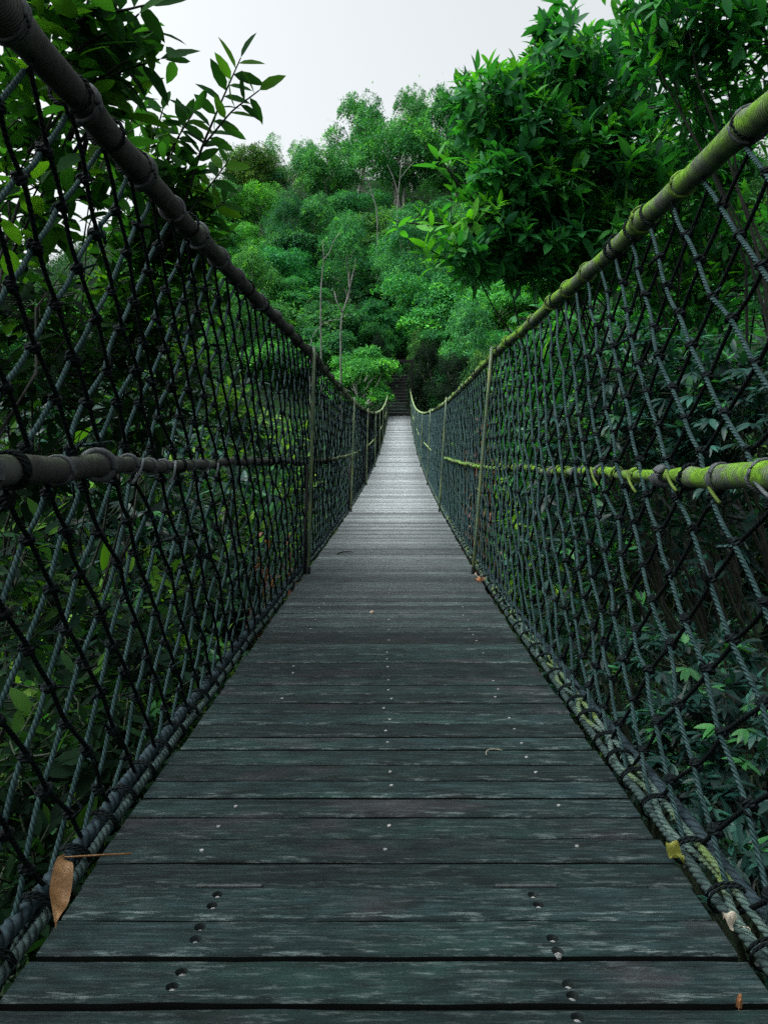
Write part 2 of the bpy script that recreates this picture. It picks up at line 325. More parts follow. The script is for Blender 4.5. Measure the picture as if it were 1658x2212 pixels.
def blobs(mb, C, rad, axis, stretch, seg=7, rings=5, mat=0):
    """N small lumpy knots"""
    N = len(C)
    if N == 0: return
    ph = np.linspace(0, math.pi, rings+2)[1:-1]; th = np.arange(seg)/seg*2*math.pi
    A, B = frames(axis)
    jit = 1+.28*rng.standard_normal((N, rings, seg)).clip(-1.5, 1.5)*.7
    R_ = rad[:, None, None]*np.sin(ph)[None, :, None]*jit
    v = C[:, None, None]+A[:, None, None]*(R_*np.cos(th))[..., None]+B[:, None, None]*(R_*np.sin(th))[..., None]\
        + axis[:, None, None]*(rad[:, None, None]*stretch*np.cos(ph)[None, :, None]*np.ones(seg))[..., None]
    top = C+axis*(rad*stretch)[:, None]; bot = C-axis*(rad*stretch)[:, None]
    V = np.concatenate([v.reshape(N, -1, 3), top[:, None], bot[:, None]], 1); nv = rings*seg+2
    k, s = np.meshgrid(np.arange(rings-1), np.arange(seg), indexing='ij'); s2 = (s+1) % seg
    q0 = np.stack([k*seg+s, k*seg+s2, (k+1)*seg+s2, (k+1)*seg+s], -1).reshape(-1, 4)
    i = np.arange(seg); j = (i+1) % seg
    t0 = np.concatenate([np.stack([j, i, np.full(seg, nv-2)], -1), np.stack([(rings-1)*seg+i, (rings-1)*seg+j, np.full(seg, nv-1)], -1)])
    base = (np.arange(N)*nv)[:, None, None]
    Q = (q0[None]+base).reshape(-1, 4); Tt = (t0[None]+base).reshape(-1, 3)
    uvq = np.tile(np.stack([np.stack([k*.006, s/seg], -1), np.stack([k*.006, (s+1)/seg], -1), np.stack([(k+1)*.006, (s+1)/seg], -1), np.stack([(k+1)*.006, s/seg], -1)], 2).reshape(-1, 4, 2), (N, 1, 1))
    mb.add(V.reshape(-1, 3), Q, Tt, mat, quv=uvq)
def box(mb, c, h, mat=0, rnd=0., age=0., ax=None, ch=0.):
    """chamfered box: centre c, half sizes h, axes ax"""
    c = np.asarray(c, float); h = np.asarray(h, float); ax = np.eye(3) if ax is None else np.asarray(ax)
    s = np.array([[-1, -1, -1], [1, -1, -1], [1, 1, -1], [-1, 1, -1], [-1, -1, 1], [1, -1, 1], [1, 1, 1], [-1, 1, 1]], float)
    if ch <= 0:
        v = c+(s*h)@ax
        mb.add(v, [[0, 3, 2, 1], [4, 5, 6, 7], [0, 1, 5, 4], [1, 2, 6, 5], [2, 3, 7, 6], [3, 0, 4, 7]], None, mat, rnd, age); return
    lo = s[:4]*h; hi1 = s[4:]*h; hi1 = hi1.copy(); hi1[:, 2] -= ch; hi2 = s[4:]*(h-np.array([ch, ch, 0]))
    v = c+np.concatenate([lo, hi1, hi2])@ax
    q = [[0, 3, 2, 1], [8, 9, 10, 11]]
    for i in range(4):
        j = (i+1) % 4; q += [[i, j, 4+j, 4+i], [4+i, 4+j, 8+j, 8+i]]
    mb.add(v, q, None, mat, rnd, age)
def leaves(mb, pos, d, n, L, Wd, droop, fold, rnd, age, mat=0, far=False):
    N = len(pos)
    if N == 0: return
    d = nrmz(d); sd = nrmz(np.cross(d, n)); n = np.cross(sd, d)
    if far:
        m = pos+d*(L*.45)[:, None]
        v = np.stack([pos, m+sd*(Wd*.5)[:, None]+n*(fold*Wd)[:, None], pos+d*L[:, None]-n*(droop*L)[:, None], m-sd*(Wd*.5)[:, None]+n*(fold*Wd)[:, None]], 1)
        b = (np.arange(N)*4)[:, None]
        t = np.concatenate([b+np.array([[0, 1, 2]]), b+np.array([[0, 2, 3]])])
        mb.add(v.reshape(-1, 3), None, t, mat, np.tile(rnd, 2), np.tile(age, 2)); return
    t = np.array([0, .22, .5, .8, 1.]); w = np.array([.82, 1., .6])
    mid = pos[:, None]+d[:, None]*(L[:, None]*t)[..., None]-n[:, None]*(droop*L)[:, None, None]*(t**2)[None, :, None]
    side = sd[:, None]*(Wd[:, None]*.5*w)[..., None]+0
    lift = n[:, None]*((fold*Wd)[:, None]*w)[..., None]
    lf = mid[:, 1:4]+side+lift; rt = mid[:, 1:4]-side+lift
    v = np.concatenate([mid, lf, rt], 1)      # 0-4 mid, 5-7 left, 8-10 right
    q0 = np.array([[1, 5, 6, 2], [2, 6, 7, 3], [8, 1, 2, 9], [9, 2, 3, 10]]); t0 = np.array([[0, 5, 1], [3, 7, 4], [0, 1, 8], [10, 3, 4]])
    b = (np.arange(N)*11)[:, None, None]
    mb.add(v.reshape(-1, 3), (q0[None]+b).reshape(-1, 4), (t0[None]+b).reshape(-1, 3), mat,
           0, 0)
    a = mb.qa[-1]; a[:, 0] = np.repeat(rnd, 4); a[:, 1] = np.repeat(age, 4); a = mb.ta[-1]; a[:, 0] = np.repeat(rnd, 4); a[:, 1] = np.repeat(age, 4)
def empty(name, loc): o = bpy.data.objects.new(name, None); o.location = loc; o.empty_display_size = .2; COL.objects.link(o); return o
def tag(o, label=None, cat=None, group=None, kind=None):
    for k, v in (('label', label), ('category', cat), ('group', group), ('kind', kind)):
        if v: o[k] = v
    return o
def bez(a, b, c, n):
    t = np.linspace(0, 1, n)[:, None]; return (1-t)**2*a+2*t*(1-t)*b+t*t*c
def sstep(x, a, b): t = np.clip((x-a)/(b-a), 0, 1); return t*t*(3-2*t)

# ------------------------------------------------------------------ ground
def terrain(X, Y):
    X = np.asarray(X, float); Y = np.asarray(Y, float)
    rav = -4.6+np.clip(X*.10, -2.5, 5)+.35*np.sin(X*.31+Y*.2)+.25*np.sin(X*.17-Y*.43)
    near = -1.25+.05*np.clip(np.abs(X)-2, 0, 8)
    far = -.62+0*X
    z = near+(rav-near)*sstep(Y, .8, 5.5)
    z = z+(far-z)*sstep(Y, 30.5, 38.4)
    fx = .12+.88*sstep(X, -62, -14)
    hill = np.clip(Y-40.5, 0, None); hill = np.where(hill < 60, hill*.50, 30+(hill-60)*.16)
    bump = .5*np.sin(X*.21+1.3)*np.sin(Y*.17)+.8*np.sin(X*.07+Y*.05)
    z = z+hill*fx+bump*sstep(Y, 44, 60)
    return z
def tz(x, y): return float(terrain(np.array([x]), np.array([y]))[0])
mb = MB()
xs = np.concatenate([np.linspace(-420, -130, 12), np.linspace(-120, 120, 121), np.linspace(130, 420, 12)])
ys = np.concatenate([np.linspace(-160, -22, 12), np.linspace(-20, 48, 103), np.linspace(50, 150, 51), np.linspace(160, 700, 20)])
GX, GY = np.meshgrid(xs, ys, indexing='ij'); GZ = terrain(GX, GY)
nx, ny = GX.shape; i, j = np.meshgrid(np.arange(nx-1), np.arange(ny-1), indexing='ij')
mb.add(np.stack([GX, GY, GZ], -1).reshape(-1, 3), np.stack([i*ny+j, (i+1)*ny+j, (i+1)*ny+j+1, i*ny+j+1], -1).reshape(-1, 4))
tag(mb.build('ground', M['ground']), kind='structure')

# ------------------------------------------------------------------ the bridge
def cxd(d): return .0215*.8*np.log1p(np.exp((np.asarray(d, float)-3)/.8))
def zdk(d): return -.75+.00207*np.asarray(d, float)**2
RD = [-2, 1.1, 2.4, 3.6, 4.8, 9, 13.1, 17.5, 21.3, 25.5, 30, 38.2, 40.4]
RL = [-.56, -.552, -.545, -.515, -.495, -.498, -.517, -.527, -.54, -.54, -.542, -.545, -.545]
RR = [.70, .70, .70, .68, .645, .62, .60, .595, .58, .576, .575, .575, .575]
HR = [1.40, 1.385, 1.385, 1.375, 1.365, 1.29, 1.26, 1.22, 1.2, 1.16, 1.14, 1.135, 1.22]
HL = [.735, .735, .733, .730, .70, .66, .63, .61, .6, .58, .57, .57, .6]
def rail_pt(side, d, dz=0., dl=0.):
    d = np.asarray(d, float); lat = np.interp(d, RD, RL if side < 0 else RR)+dl*side
    return W(cxd(d)+lat, d, zdk(d)+np.interp(d, RD, HR)+dz)
def net_pt(side, d, t):
    """t = 0 at the deck edge, 1 just under the handrail"""
    d = np.asarray(d, float); lat = np.interp(d, RD, RL if side < 0 else RR); e = .585*side
    return W(cxd(d)+e+(lat-e)*t, d, zdk(d)+.0+(np.interp(d, RD, HR)-.035)*t)
def deck_pt(x, d, dz=0.): return W(cxd(d)+x, d, zdk(d)+dz)
DEND = 38.3
bridge = tag(empty('footbridge', deck_pt(0, 1.5)), 'rope suspension footbridge with grey plank deck and knotted rope net sides', 'bridge')
BO = np.array(bridge.location)
def bpart(mb_, name, mats, parent=None, **kw):
    o = mb_.build(name, mats, parent or bridge, **kw)
    if parent is None: o.matrix_parent_inverse = Matrix.Translation(-bridge.location)
    return o
# --- deck boards: each board lies across the bridge
edges = [1.90*0+x for x in (-1.2, -1.1, -1.0, -.9, -.8, -.7, -.6, -.5, -.4, -.3, -.2, -.1, 0., .1, .2, .3, .4, .5, .6, .7, .8, .9, .955, 1.058, 1.160, 1.256, 1.350)]
H0 = .75*F
for y in (1868, 1815, 1770, 1729, 1691, 1657, 1626, 1598, 1572, 1549, 1527): edges.append(H0/(y-998))
while edges[-1] < DEND: edges.append(edges[-1]+float(rng.uniform(.086, .104)))
db = MB(); holes = []
holes_px = [(470, 1936), (458, 1960), (432, 2008), (423, 2033), (392, 2103), (372, 2135), (1150, 1937), (1162, 1958), (1192, 2031), (1203, 2057), (1227, 2130), (1236, 2155), (1247, 2201)]
NSUB = 14
for k in range(len(edges)-1):
    a, e = edges[k], edges[k+1]; near = e < 7
    gap = .0085+.003*rng.random() if e > 1.4 else .0145
    if abs(e-1.35) < .01: gap = .0015
    a2, e2 = a+gap*.5, e-gap*.5
    dzk = rng.normal(0, .0006); tilt = rng.normal(0, .0007); th = .034
    hl, hr = -.528-.012*rng.random(), .532+.012*rng.random()
    ns = NSUB if near else 2
    xs_ = np.linspace(hl, hr, ns+1); a2 = a2 if abs(a-1.35) > .01 else a+.0008; e2 = e2 if abs(e-1.35) > .01 else e-.0008
    wv = rng.normal(0, .0011, ns+1) if near else np.zeros(ns+1); wv2 = rng.normal(0, .0011, ns+1) if near else np.zeros(ns+1)
    if near and rng.random() < .3: wv[rng.integers(0, ns)] += .003
    ch = .003
    A0 = W(cxd(a2)+xs_, a2+wv, zdk(a2)-th); A1 = W(cxd(a2)+xs_, a2+wv, zdk(a2)+dzk-tilt-ch); A2 = W(cxd(a2)+xs_, a2+wv+ch, zdk(a2)+dzk-tilt)
    E2 = W(cxd(e2)+xs_, e2-wv2-ch, zdk(e2)+dzk+tilt); E1 = W(cxd(e2)+xs_, e2-wv2, zdk(e2)+dzk+tilt-ch); E0 = W(cxd(e2)+xs_, e2-wv2, zdk(e2)-th)
    rows = [A0, A1, A2]
    nin = 5 if near else 0
    for s_ in range(1, nin): rows.append(A2+(E2-A2)*s_/nin)
    rows += [E2, E1, E0]; nr = len(rows)
    v = np.stack(rows, 0); n1 = ns+1
    r_, c_ = np.meshgrid(np.arange(nr-1), np.arange(ns), indexing='ij')
    q = np.stack([r_*n1+c_, r_*n1+c_+1, (r_+1)*n1+c_+1, (r_+1)*n1+c_], -1).reshape(-1, 4)
    q = np.concatenate([q, [[0, (nr-1)*n1, (nr-1)*n1+ns, ns]]])
    endq = []
    for c0 in (0, ns):
        for r0 in range(nr//2):
            r1 = nr-1-r0
            if r0+1 < r1-1 or True:
                f4 = [r0*n1+c0, (r0+1)*n1+c0, (r1-1)*n1+c0, r1*n1+c0]
                if len(set(f4)) == 4: endq.append(f4 if c0 == 0 else f4[::-1])
    q = np.concatenate([q, endq])
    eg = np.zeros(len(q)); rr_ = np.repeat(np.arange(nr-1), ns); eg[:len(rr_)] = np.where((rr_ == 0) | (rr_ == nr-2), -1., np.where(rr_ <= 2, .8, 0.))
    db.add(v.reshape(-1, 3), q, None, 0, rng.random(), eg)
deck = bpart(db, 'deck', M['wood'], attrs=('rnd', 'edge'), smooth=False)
def surf(d, x): return deck_pt(0, d)*0+W(x, d, zdk(d))
dn = nrmz(np.cross([1., 0, 0], deck_pt(0, 1.6)-deck_pt(0, 1.4)))
def disc_mesh(name, parts, mats):
    m = MB()
    for (z0, z1, r0, r1, mi) in parts:
        th = np.arange(14)/14*2*math.pi
        v = np.concatenate([np.stack([np.cos(th)*r0, np.sin(th)*r0, np.full(14, z0)], -1), np.stack([np.cos(th)*r1, np.sin(th)*r1, np.full(14, z1)], -1), [[0, 0, z1]]])
        i_ = np.arange(14); j_ = (i_+1) % 14
        m.add(v, np.stack([i_, j_, 14+j_, 14+i_], -1), np.stack([14+i_, 14+j_, np.full(14, 28)], -1), mi)
    o = m.build(name, mats, smooth=False); return o
def on_deck(o, x, d, dz=.0):
    p = W(x, d, zdk(d)+dz); o.parent = deck
    q = Vector(dn).to_track_quat('Z', 'Y'); o.matrix_parent_inverse = deck.matrix_parent_inverse.copy() if False else Matrix()
    o.location = p; o.rotation_euler = q.to_euler(); return o
# cut the sunken bolt holes into the near boards
cut = MB()
for (px, py) in holes_px:
    d = H0/(py-998); x = (px-CX)*d/F
    th = np.arange(16)/16*2*math.pi; q_ = np.array(Vector(dn).to_track_quat('Z', 'Y').to_matrix())
    ring = np.stack([np.cos(th)*.0095, np.sin(th)*.0095, 0*th], -1)
    c0 = W(x, d, zdk(d)); lo = (ring+[0, 0, -.014])@q_.T+c0; hi = (ring+[0, 0, .02])@q_.T+c0
    i_ = np.arange(16); j_ = (i_+1) % 16
    vv = np.concatenate([lo, hi, [c0-dn*.014], [c0+dn*.02]])
    cut.add(vv, np.stack([i_, j_, 16+j_, 16+i_], -1), np.concatenate([np.stack([j_, i_, np.full(16, 32)], -1), np.stack([16+i_, 16+j_, np.full(16, 33)], -1)]))
cutter = cut.build('cutter', M['wood']); bm_ = deck.modifiers.new('b', 'BOOLEAN'); bm_.object = cutter; bm_.operation = 'DIFFERENCE'; bm_.solver = 'EXACT'
cutter.matrix_world = Matrix(); bpy.context.view_layer.update()
try:
    dg = bpy.context.evaluated_depsgraph_get(); nm = bpy.data.meshes.new_from_object(deck.evaluated_get(dg))
    if len(nm.polygons) > 1000: deck.modifiers.clear(); deck.data = nm
except Exception as ex: print('bool', ex)
deck.modifiers.clear(); bpy.data.objects.remove(cutter)
bolt0 = disc_mesh('bolt', [(-.012, -.0085, .0062, .0062, 0), (-.0085, -.006, .0055, .003, 0)], [M['zinc']])
for k, (px, py) in enumerate(holes_px):
    d = H0/(py-998); x = (px-CX)*d/F
    o = bolt0 if k == 0 else bolt0.copy()
    if k: COL.objects.link(o)
    on_deck(o, x+rng.normal(0, .0008), d+.0012)
nail0 = disc_mesh('nail', [(-.001, .0012, .0042, .0036, 0)], [M['zinc']])
first = True; cnt = 0
for k in range(len(edges)-1):
    a, e = edges[k], edges[k+1]
    if a < 1.36 or a > 4.6: continue
    for xx in (-.335, .005, .36):
        if rng.random() < (.12 if xx == .005 and a < 3 else .5): continue
        o = nail0 if first else nail0.copy()
        if not first: COL.objects.link(o)
        first = False; cnt += 1
        on_deck(o, float(cxd(a))+xx+rng.normal(0, .006), (a+e)/2+rng.normal(0, .006), .0008)
for (x0, x1) in ((425, 566), (1070, 1200)):
    d = 1.3505; m = MB(); xa, xb = (x0-CX)*d/F, (x1-CX)*d/F
    box(m, [0, 0, 0], [(xb-xa)/2, .0035, .002], 0, ax=np.eye(3), ch=.0008)
    on_deck(m.build('hinge_strap', M['iron'], smooth=False), (xa+xb)/2, d, .0015)
# beams under the boards
POSTD = [4.83, 8.98, 13.1, 17.5, 21.35, 25.5, 29.7, 33.7, 38.0]
for x in (-.34, .36):
    m = MB(); dd = np.linspace(-1.1, DEND, 60); pts = W(cxd(dd)+x, dd, zdk(dd)-.034-.018); tube(m, pts, .017, 8); bpart(m, 'bearer_cable', M['iron'], uv=False)
for d in POSTD:
    m = MB(); p0 = W(cxd(d)-.62, d, zdk(d)-.095); p1 = W(cxd(d)+.64, d, zdk(d)-.095)
    tube(m, np.linspace(p0, p1, 4), .03, 8); bpart(m, 'crossbeam', M['timber'])
# --- handrails wound with rope
def wob(d, seed, amp):
    return amp*(np.sin(d*5.1+seed)+.6*np.sin(d*11.7+seed*2.3)+.4*np.sin(d*23+seed*4))
dd = np.concatenate([np.arange(-1.3, 5, .012), np.arange(5, 14, .03), np.arange(14, 40.3, .1)])
LASH = {}
for side, mt in ((-1, 'rail_l'), (1, 'rail_r')):
    for part, rad in (('handrail', .0265), ('midrail', .0165)):
        if part == 'handrail': pts = rail_pt(side, dd, .01)+np.stack([wob(dd, 1+side, .0022), 0*dd, wob(dd, 3+side, .003)], -1)
        else:
            lat = np.interp(dd, RD, RL if side < 0 else RR); hr_ = np.interp(dd, RD, HL)-(.035 if side > 0 else 0)*np.clip(dd/3, 0, 1)*1.0
            tt = hr_/np.interp(dd, RD, HR); e = .585*side
            pts = W(cxd(dd)+e+(lat-e)*tt+.012*side*0, dd, zdk(dd)+hr_)+np.stack([wob(dd, 5+side, .0015), 0*dd, wob(dd, 7+side, .0035)], -1)
        r = rad*np.interp(dd, [-2, 1.2, 5, 9, 40], [1.05, 1.03, .82, .78, .80])
        if part == 'midrail': r = np.interp(dd, [-2, 1.2, 1.55, 1.68, 2.0, 5, 40], [.024, .024, .0215, .0145, .0135, .0115, .0115]) if side < 0 else np.interp(dd, [-2, 1.2, 1.5, 1.66, 1.74, 2.0, 5, 40], [.0255, .025, .022, .020, .0145, .0135, .0115, .0115])
        r = r*(1+.05*np.sin(dd*9+side)+.03*np.sin(dd*31))
        lash = [0.9]
        while lash[-1] < 12: lash.append(lash[-1]+float(rng.uniform(.20, .42) if part == 'handrail' else rng.uniform(.10, .19))*(1 if lash[-1] < 5 else 1.8))
        for q_ in lash:
            amp = rng.uniform(.05, .22) if q_ < 3 else rng.uniform(.05, .16)
            w0, w1 = rng.uniform(.01, .03), rng.uniform(.025, .07)
            r = r+rad*amp*np.where(dd < q_, np.exp(-((dd-q_)/w0)**2), np.exp(-((dd-q_)/w1)**2))
        m = MB(); tube(m, pts, r, 20); rail = bpart(m, part, M[mt], uv=True)
        LASH[(side, part)] = (rail, pts, r, lash)
        # lashings: two or three tight turns of rope round the rail, each lashing a piece of its own
        for li, q_ in enumerate(lash[:46]):
            k = int(np.argmin(np.abs(dd-q_))); c = pts[k]; T = nrmz(pts[k+1]-pts[k-1]); A, B = frames(T[None]); A, B = A[0], B[0]
            turns = rng.integers(1, 4); th = np.linspace(0, 2*math.pi*turns, 18*turns); rr_ = r[k]
            cr = rng.uniform(.003, .006) if part == 'handrail' else rng.uniform(.0028, .0052)
            if q_ < 1.8 and part == 'midrail' and rng.random() < .5: cr = .0075
            ti = rng.normal(0, .25)
            hp = c+np.outer(np.cos(th), A)*(rr_+cr*.55)+np.outer(np.sin(th), B)*(rr_+cr*.55)+np.outer((th/(2*math.pi)-turns/2)*cr*2.1+ti*rr_*np.cos(th), T)
            m = MB(); tube(m, hp, cr, 7)
            o = m.build('lashing', M[mt] if q_ > 4 else M['mosscoil' if side > 0 and rng.random() < .55 else 'coil'] if rng.random() < (.75 if part == 'handrail' else .5) else (M['cord'] if (side > 0 and rng.random() < .3) else (M['greycord'] if rng.random() < .5 else M['knot'])), rail, uv=True)
        # loose tie ends under the midrail
        if part == 'midrail':
            for q_ in ([1.33, 1.52, 1.72, 2.0, 2.35] if side > 0 else [1.75, 2.0, 2.5]):
                k = int(np.argmin(np.abs(dd-q_))); c = pts[k]; ln = rng.uniform(.06, .12)
                a0 = c+np.array([-.018*side, 0, .012]); a1 = c+np.array([-.020*side, -ln, -rng.uniform(.02, .04)])
                m = MB(); tube(m, bez(a0, (a0+a1)/2+np.array([-.006*side, 0, -.006]), a1, 8), .0036, 6)
                m.build('tie_cord', M['cord'] if side > 0 and rng.random() < .75 else M['greycord'], rail, uv=True)
# --- posts
for side in (-1, 1):
    for d in POSTD:
        m = MB(); base = W(cxd(d)+side*.515, d, zdk(d)-.03); top = rail_pt(side, d, .045, -.035)
        y0 = base[1]; top[1] = y0+.01*side
        pr_ = .0098
        tube(m, np.linspace(base, top, 6), pr_, 12); post = bpart(m, 'post', M['post'])
        m = MB(); tb = base*.999+0; f0 = base+(top-base)*.0; f1 = base+(top-base)*.05; tube(m, np.stack([f0, f1]), pr_*1.25, 12, cap=False); m.build('foot_collar', M['sleeve'], post)
        if side < 0 and d < 14:
            o_ = np.array([-.026, .006, 0]); m = MB(); tube(m, np.stack([base+o_, base+(top-base)*.5+o_]), .011, 10); m.build('sleeve', M['sleeve'], post)
# --- rope nets
def make_net(side):
    cols = [-1.1]
    while cols[-1] < 39.6:
        d = cols[-1]; st = np.interp(d, [0, 3, 5, 9], [.076, .078, .085, .094])
        if side > 0 and d < 2.0: st = .078+.03*min(1, (2.0-d)/.8)
        cols.append(d+st)
    cols = np.array(cols); NJ = 17; n = len(cols)
    I, J = np.meshgrid(np.arange(n), np.arange(NJ), indexing='ij')
    D = cols[I]; Tt = J/(NJ-1.)
    amp = np.where(D < 5, .005, .008); inner = ((J > 0) & (J < NJ-1))
    D2 = D+rng.normal(0, 1, D.shape)*amp*inner
    # the net hangs a little between the posts, in uneven swags
    sw = .030*np.sin(D*1.51+side)*np.sin(Tt*math.pi)+.02*np.sin(D*.63+Tt*3)*np.sin(Tt*math.pi)
    sw = sw*np.clip(D/4, .25, 1)
    T2 = Tt+(rng.normal(0, .0042, D.shape)+sw)*inner
    Pn = net_pt(side, D2, T2)
    belly = (.025*np.sin(D*.8+side*2)+rng.normal(0, .004, D.shape))*np.sin(Tt*math.pi)
    Pn[..., 0] += belly+rng.normal(0, .003, D.shape)*inner
    par = (I+J) % 2 == 0
    m = MB()
    for (di, mat, rr_, tilt) in ((1, 0, .0046, -1), (-1, 1, .0043, 1)):
        a = par[:, :-1].copy(); ii, jj = np.nonzero(a)
        ok = (ii+di >= 0) & (ii+di < n); ii, jj = ii[ok], jj[ok]
        A_, B_ = Pn[ii, jj].copy(), Pn[ii+di, jj+1].copy()
        # grey ropes run on the walkway side of the black ones
        inn = np.array([.005*(-1 if mat == 0 else 1), 0, 0]); A_ += inn; B_ += inn
        dm = D[ii, jj]; s_ = np.stack([rng.normal(0, .0022, len(ii)), rng.normal(0, .0022, len(ii)), rng.normal(-.001, .002, len(ii))], -1)
        z = dm < 2.3; seg_tubes(m, A_[z], B_[z], rr_, 9, 40, mat, s_[z], .10, .012)
        z = (dm >= 2.3) & (dm < 6); seg_tubes(m, A_[z], B_[z], rr_, 8, 6, mat, s_[z])
        z = (dm >= 6) & (dm < 15); seg_tubes(m, A_[z], B_[z], rr_*1.03, 6, 3, mat, s_[z])
        z = dm >= 15; seg_tubes(m, A_[z], B_[z], rr_*1.08, 4, 2, mat)
    kn = par & inner; C = Pn[kn]; dk = D[kn]; N = len(C)
    ax = nrmz(np.stack([rng.normal(0, .25, N), rng.normal(0, .5, N), np.ones(N)], -1)); rad = rng.uniform(.0078, .0108, N)
    z = dk < 6; blobs(m, C[z], rad[z], ax[z], 1.15, 9, 6, 2)
    # each near knot has a turn of rope round it and a frayed end
    for c, a_, r0 in list(zip(C[dk < 2.6], ax[dk < 2.6], rad[dk < 2.6])):
        th = np.linspace(0, 4*math.pi, 20); A, B = frames(a_[None]); e_ = rng.normal(0, .35)
        hp = c+np.outer(np.cos(th), A[0])*r0*1.02+np.outer(np.sin(th), B[0])*r0*1.02+np.outer((th/(4*math.pi)-.5)*.013+e_*r0*np.cos(th), a_)
        tube(m, hp, .0042, 6, 2)
        if rng.random() < .5:
            e0 = c+rng.normal(0, .006, 3); tube(m, np.stack([e0, e0+rng.normal(0, .012, 3), e0+rng.normal(0, .018, 3)]), [.004, .0035, .002], 5, 0 if rng.random() < .3 else 2)
    z = (dk >= 6) & (dk < 15); blobs(m, C[z], rad[z], ax[z], 1.2, 6, 3, 2)
    z = dk >= 15; blobs(m, C[z], rad[z]*1.05, ax[z], 1.2, 4, 1, 2)
    # top lacing to the handrail, bottom lacing to the edge ropes
    tp = par[:, -1]; Ct = Pn[tp, -1]; dt = cols[tp]
    for c, d in zip(Ct, dt):
        if d > 18: break
        rp = rail_pt(side, d, .01); T = nrmz(rail_pt(side, d+.02, .01)-rp)
        if rng.random() > .35:
            tube(m, bez(c, c+[-side*.012, .006, .012], rp+[-side*.010, 0, -.022], 5), .0042, 5, 2, cap=False); continue
        off = rng.uniform(-.02, .02)
        th = np.linspace(-.5*math.pi, 1.5*math.pi, 12); A, B = frames(T[None]); r0 = .0265*np.interp(d, [1, 5, 9], [1.1, .9, .88])+.004
        lp = rp+np.outer(np.cos(th), A[0])*r0+np.outer(np.sin(th), B[0])*r0+np.outer(off*np.ones(12)+.02*np.sin(th*.5), T)
        tube(m, np.concatenate([[c], lp, [c+[0, .004, 0]]]), .0042 if d < 6 else .005, 6 if d < 6 else 4, 2, cap=False)
    o = bpart(m, 'rope_net', [M['rope'], M['blackrope'], M['knot']], uv=True)
    return o
make_net(-1); make_net(1)
# --- ropes along the deck edge
de = np.concatenate([np.arange(-1.2, 4, .004), np.arange(4, 12, .04), np.arange(12, DEND, .15)])
def edge_rope(lat, z, r, mat, wa=.004, seed=0., lay=.03, swing=0., per=.26):
    ph = de*2*math.pi/per
    pts = W(cxd(de)+lat+wob(de, seed, wa*.6)+swing*np.sin(ph), de, zdk(de)+z+wob(de, seed+2, wa*.5)+abs(swing)*.5*np.cos(ph))
    m = MB(); tube(m, pts, r, 10, tre=.10, lay=lay); return bpart(m, 'edge_rope', M[mat], uv=True)
edge_rope(-.585, .016, .0145, 'edgedark', seed=1, lay=.02)
edge_rope(-.556, .006, .0095, 'edgegrey', seed=2, lay=.014)
edge_rope(-.575, -.012, .008, 'edgegrey', seed=3, lay=.014, swing=.008)
edge_rope(.612, .018, .0125, 'edgedark', seed=4, lay=.02)
edge_rope(.592, .020, .0070, 'edgepale', seed=5, lay=.016)
edge_rope(.566, -.002, .0095, 'edgegrey', seed=6, lay=.018)
edge_rope(.580, .008, .0070, 'edgepale', seed=7, lay=.013, swing=.013, per=.33)
for side in (-1, 1):
    q_ = .95; n_ = 0
    while q_ < 8 and n_ < 48:
        p = W(cxd(q_)+side*.578, q_, zdk(q_)+.012); th = np.linspace(0, 2*math.pi*1.5, 22)
        m = MB(); hp = p+np.stack([np.cos(th)*.033, .02*th/(4*math.pi)-.3*.02*np.sin(th), np.sin(th)*.030-.004], -1)
        tube(m, hp, .0030, 6); bpart(m, 'edge_lashing', M['knot'], uv=True)
        q_ += float(rng.uniform(.11, .2))*(1 if q_ < 4 else 1.4); n_ += 1
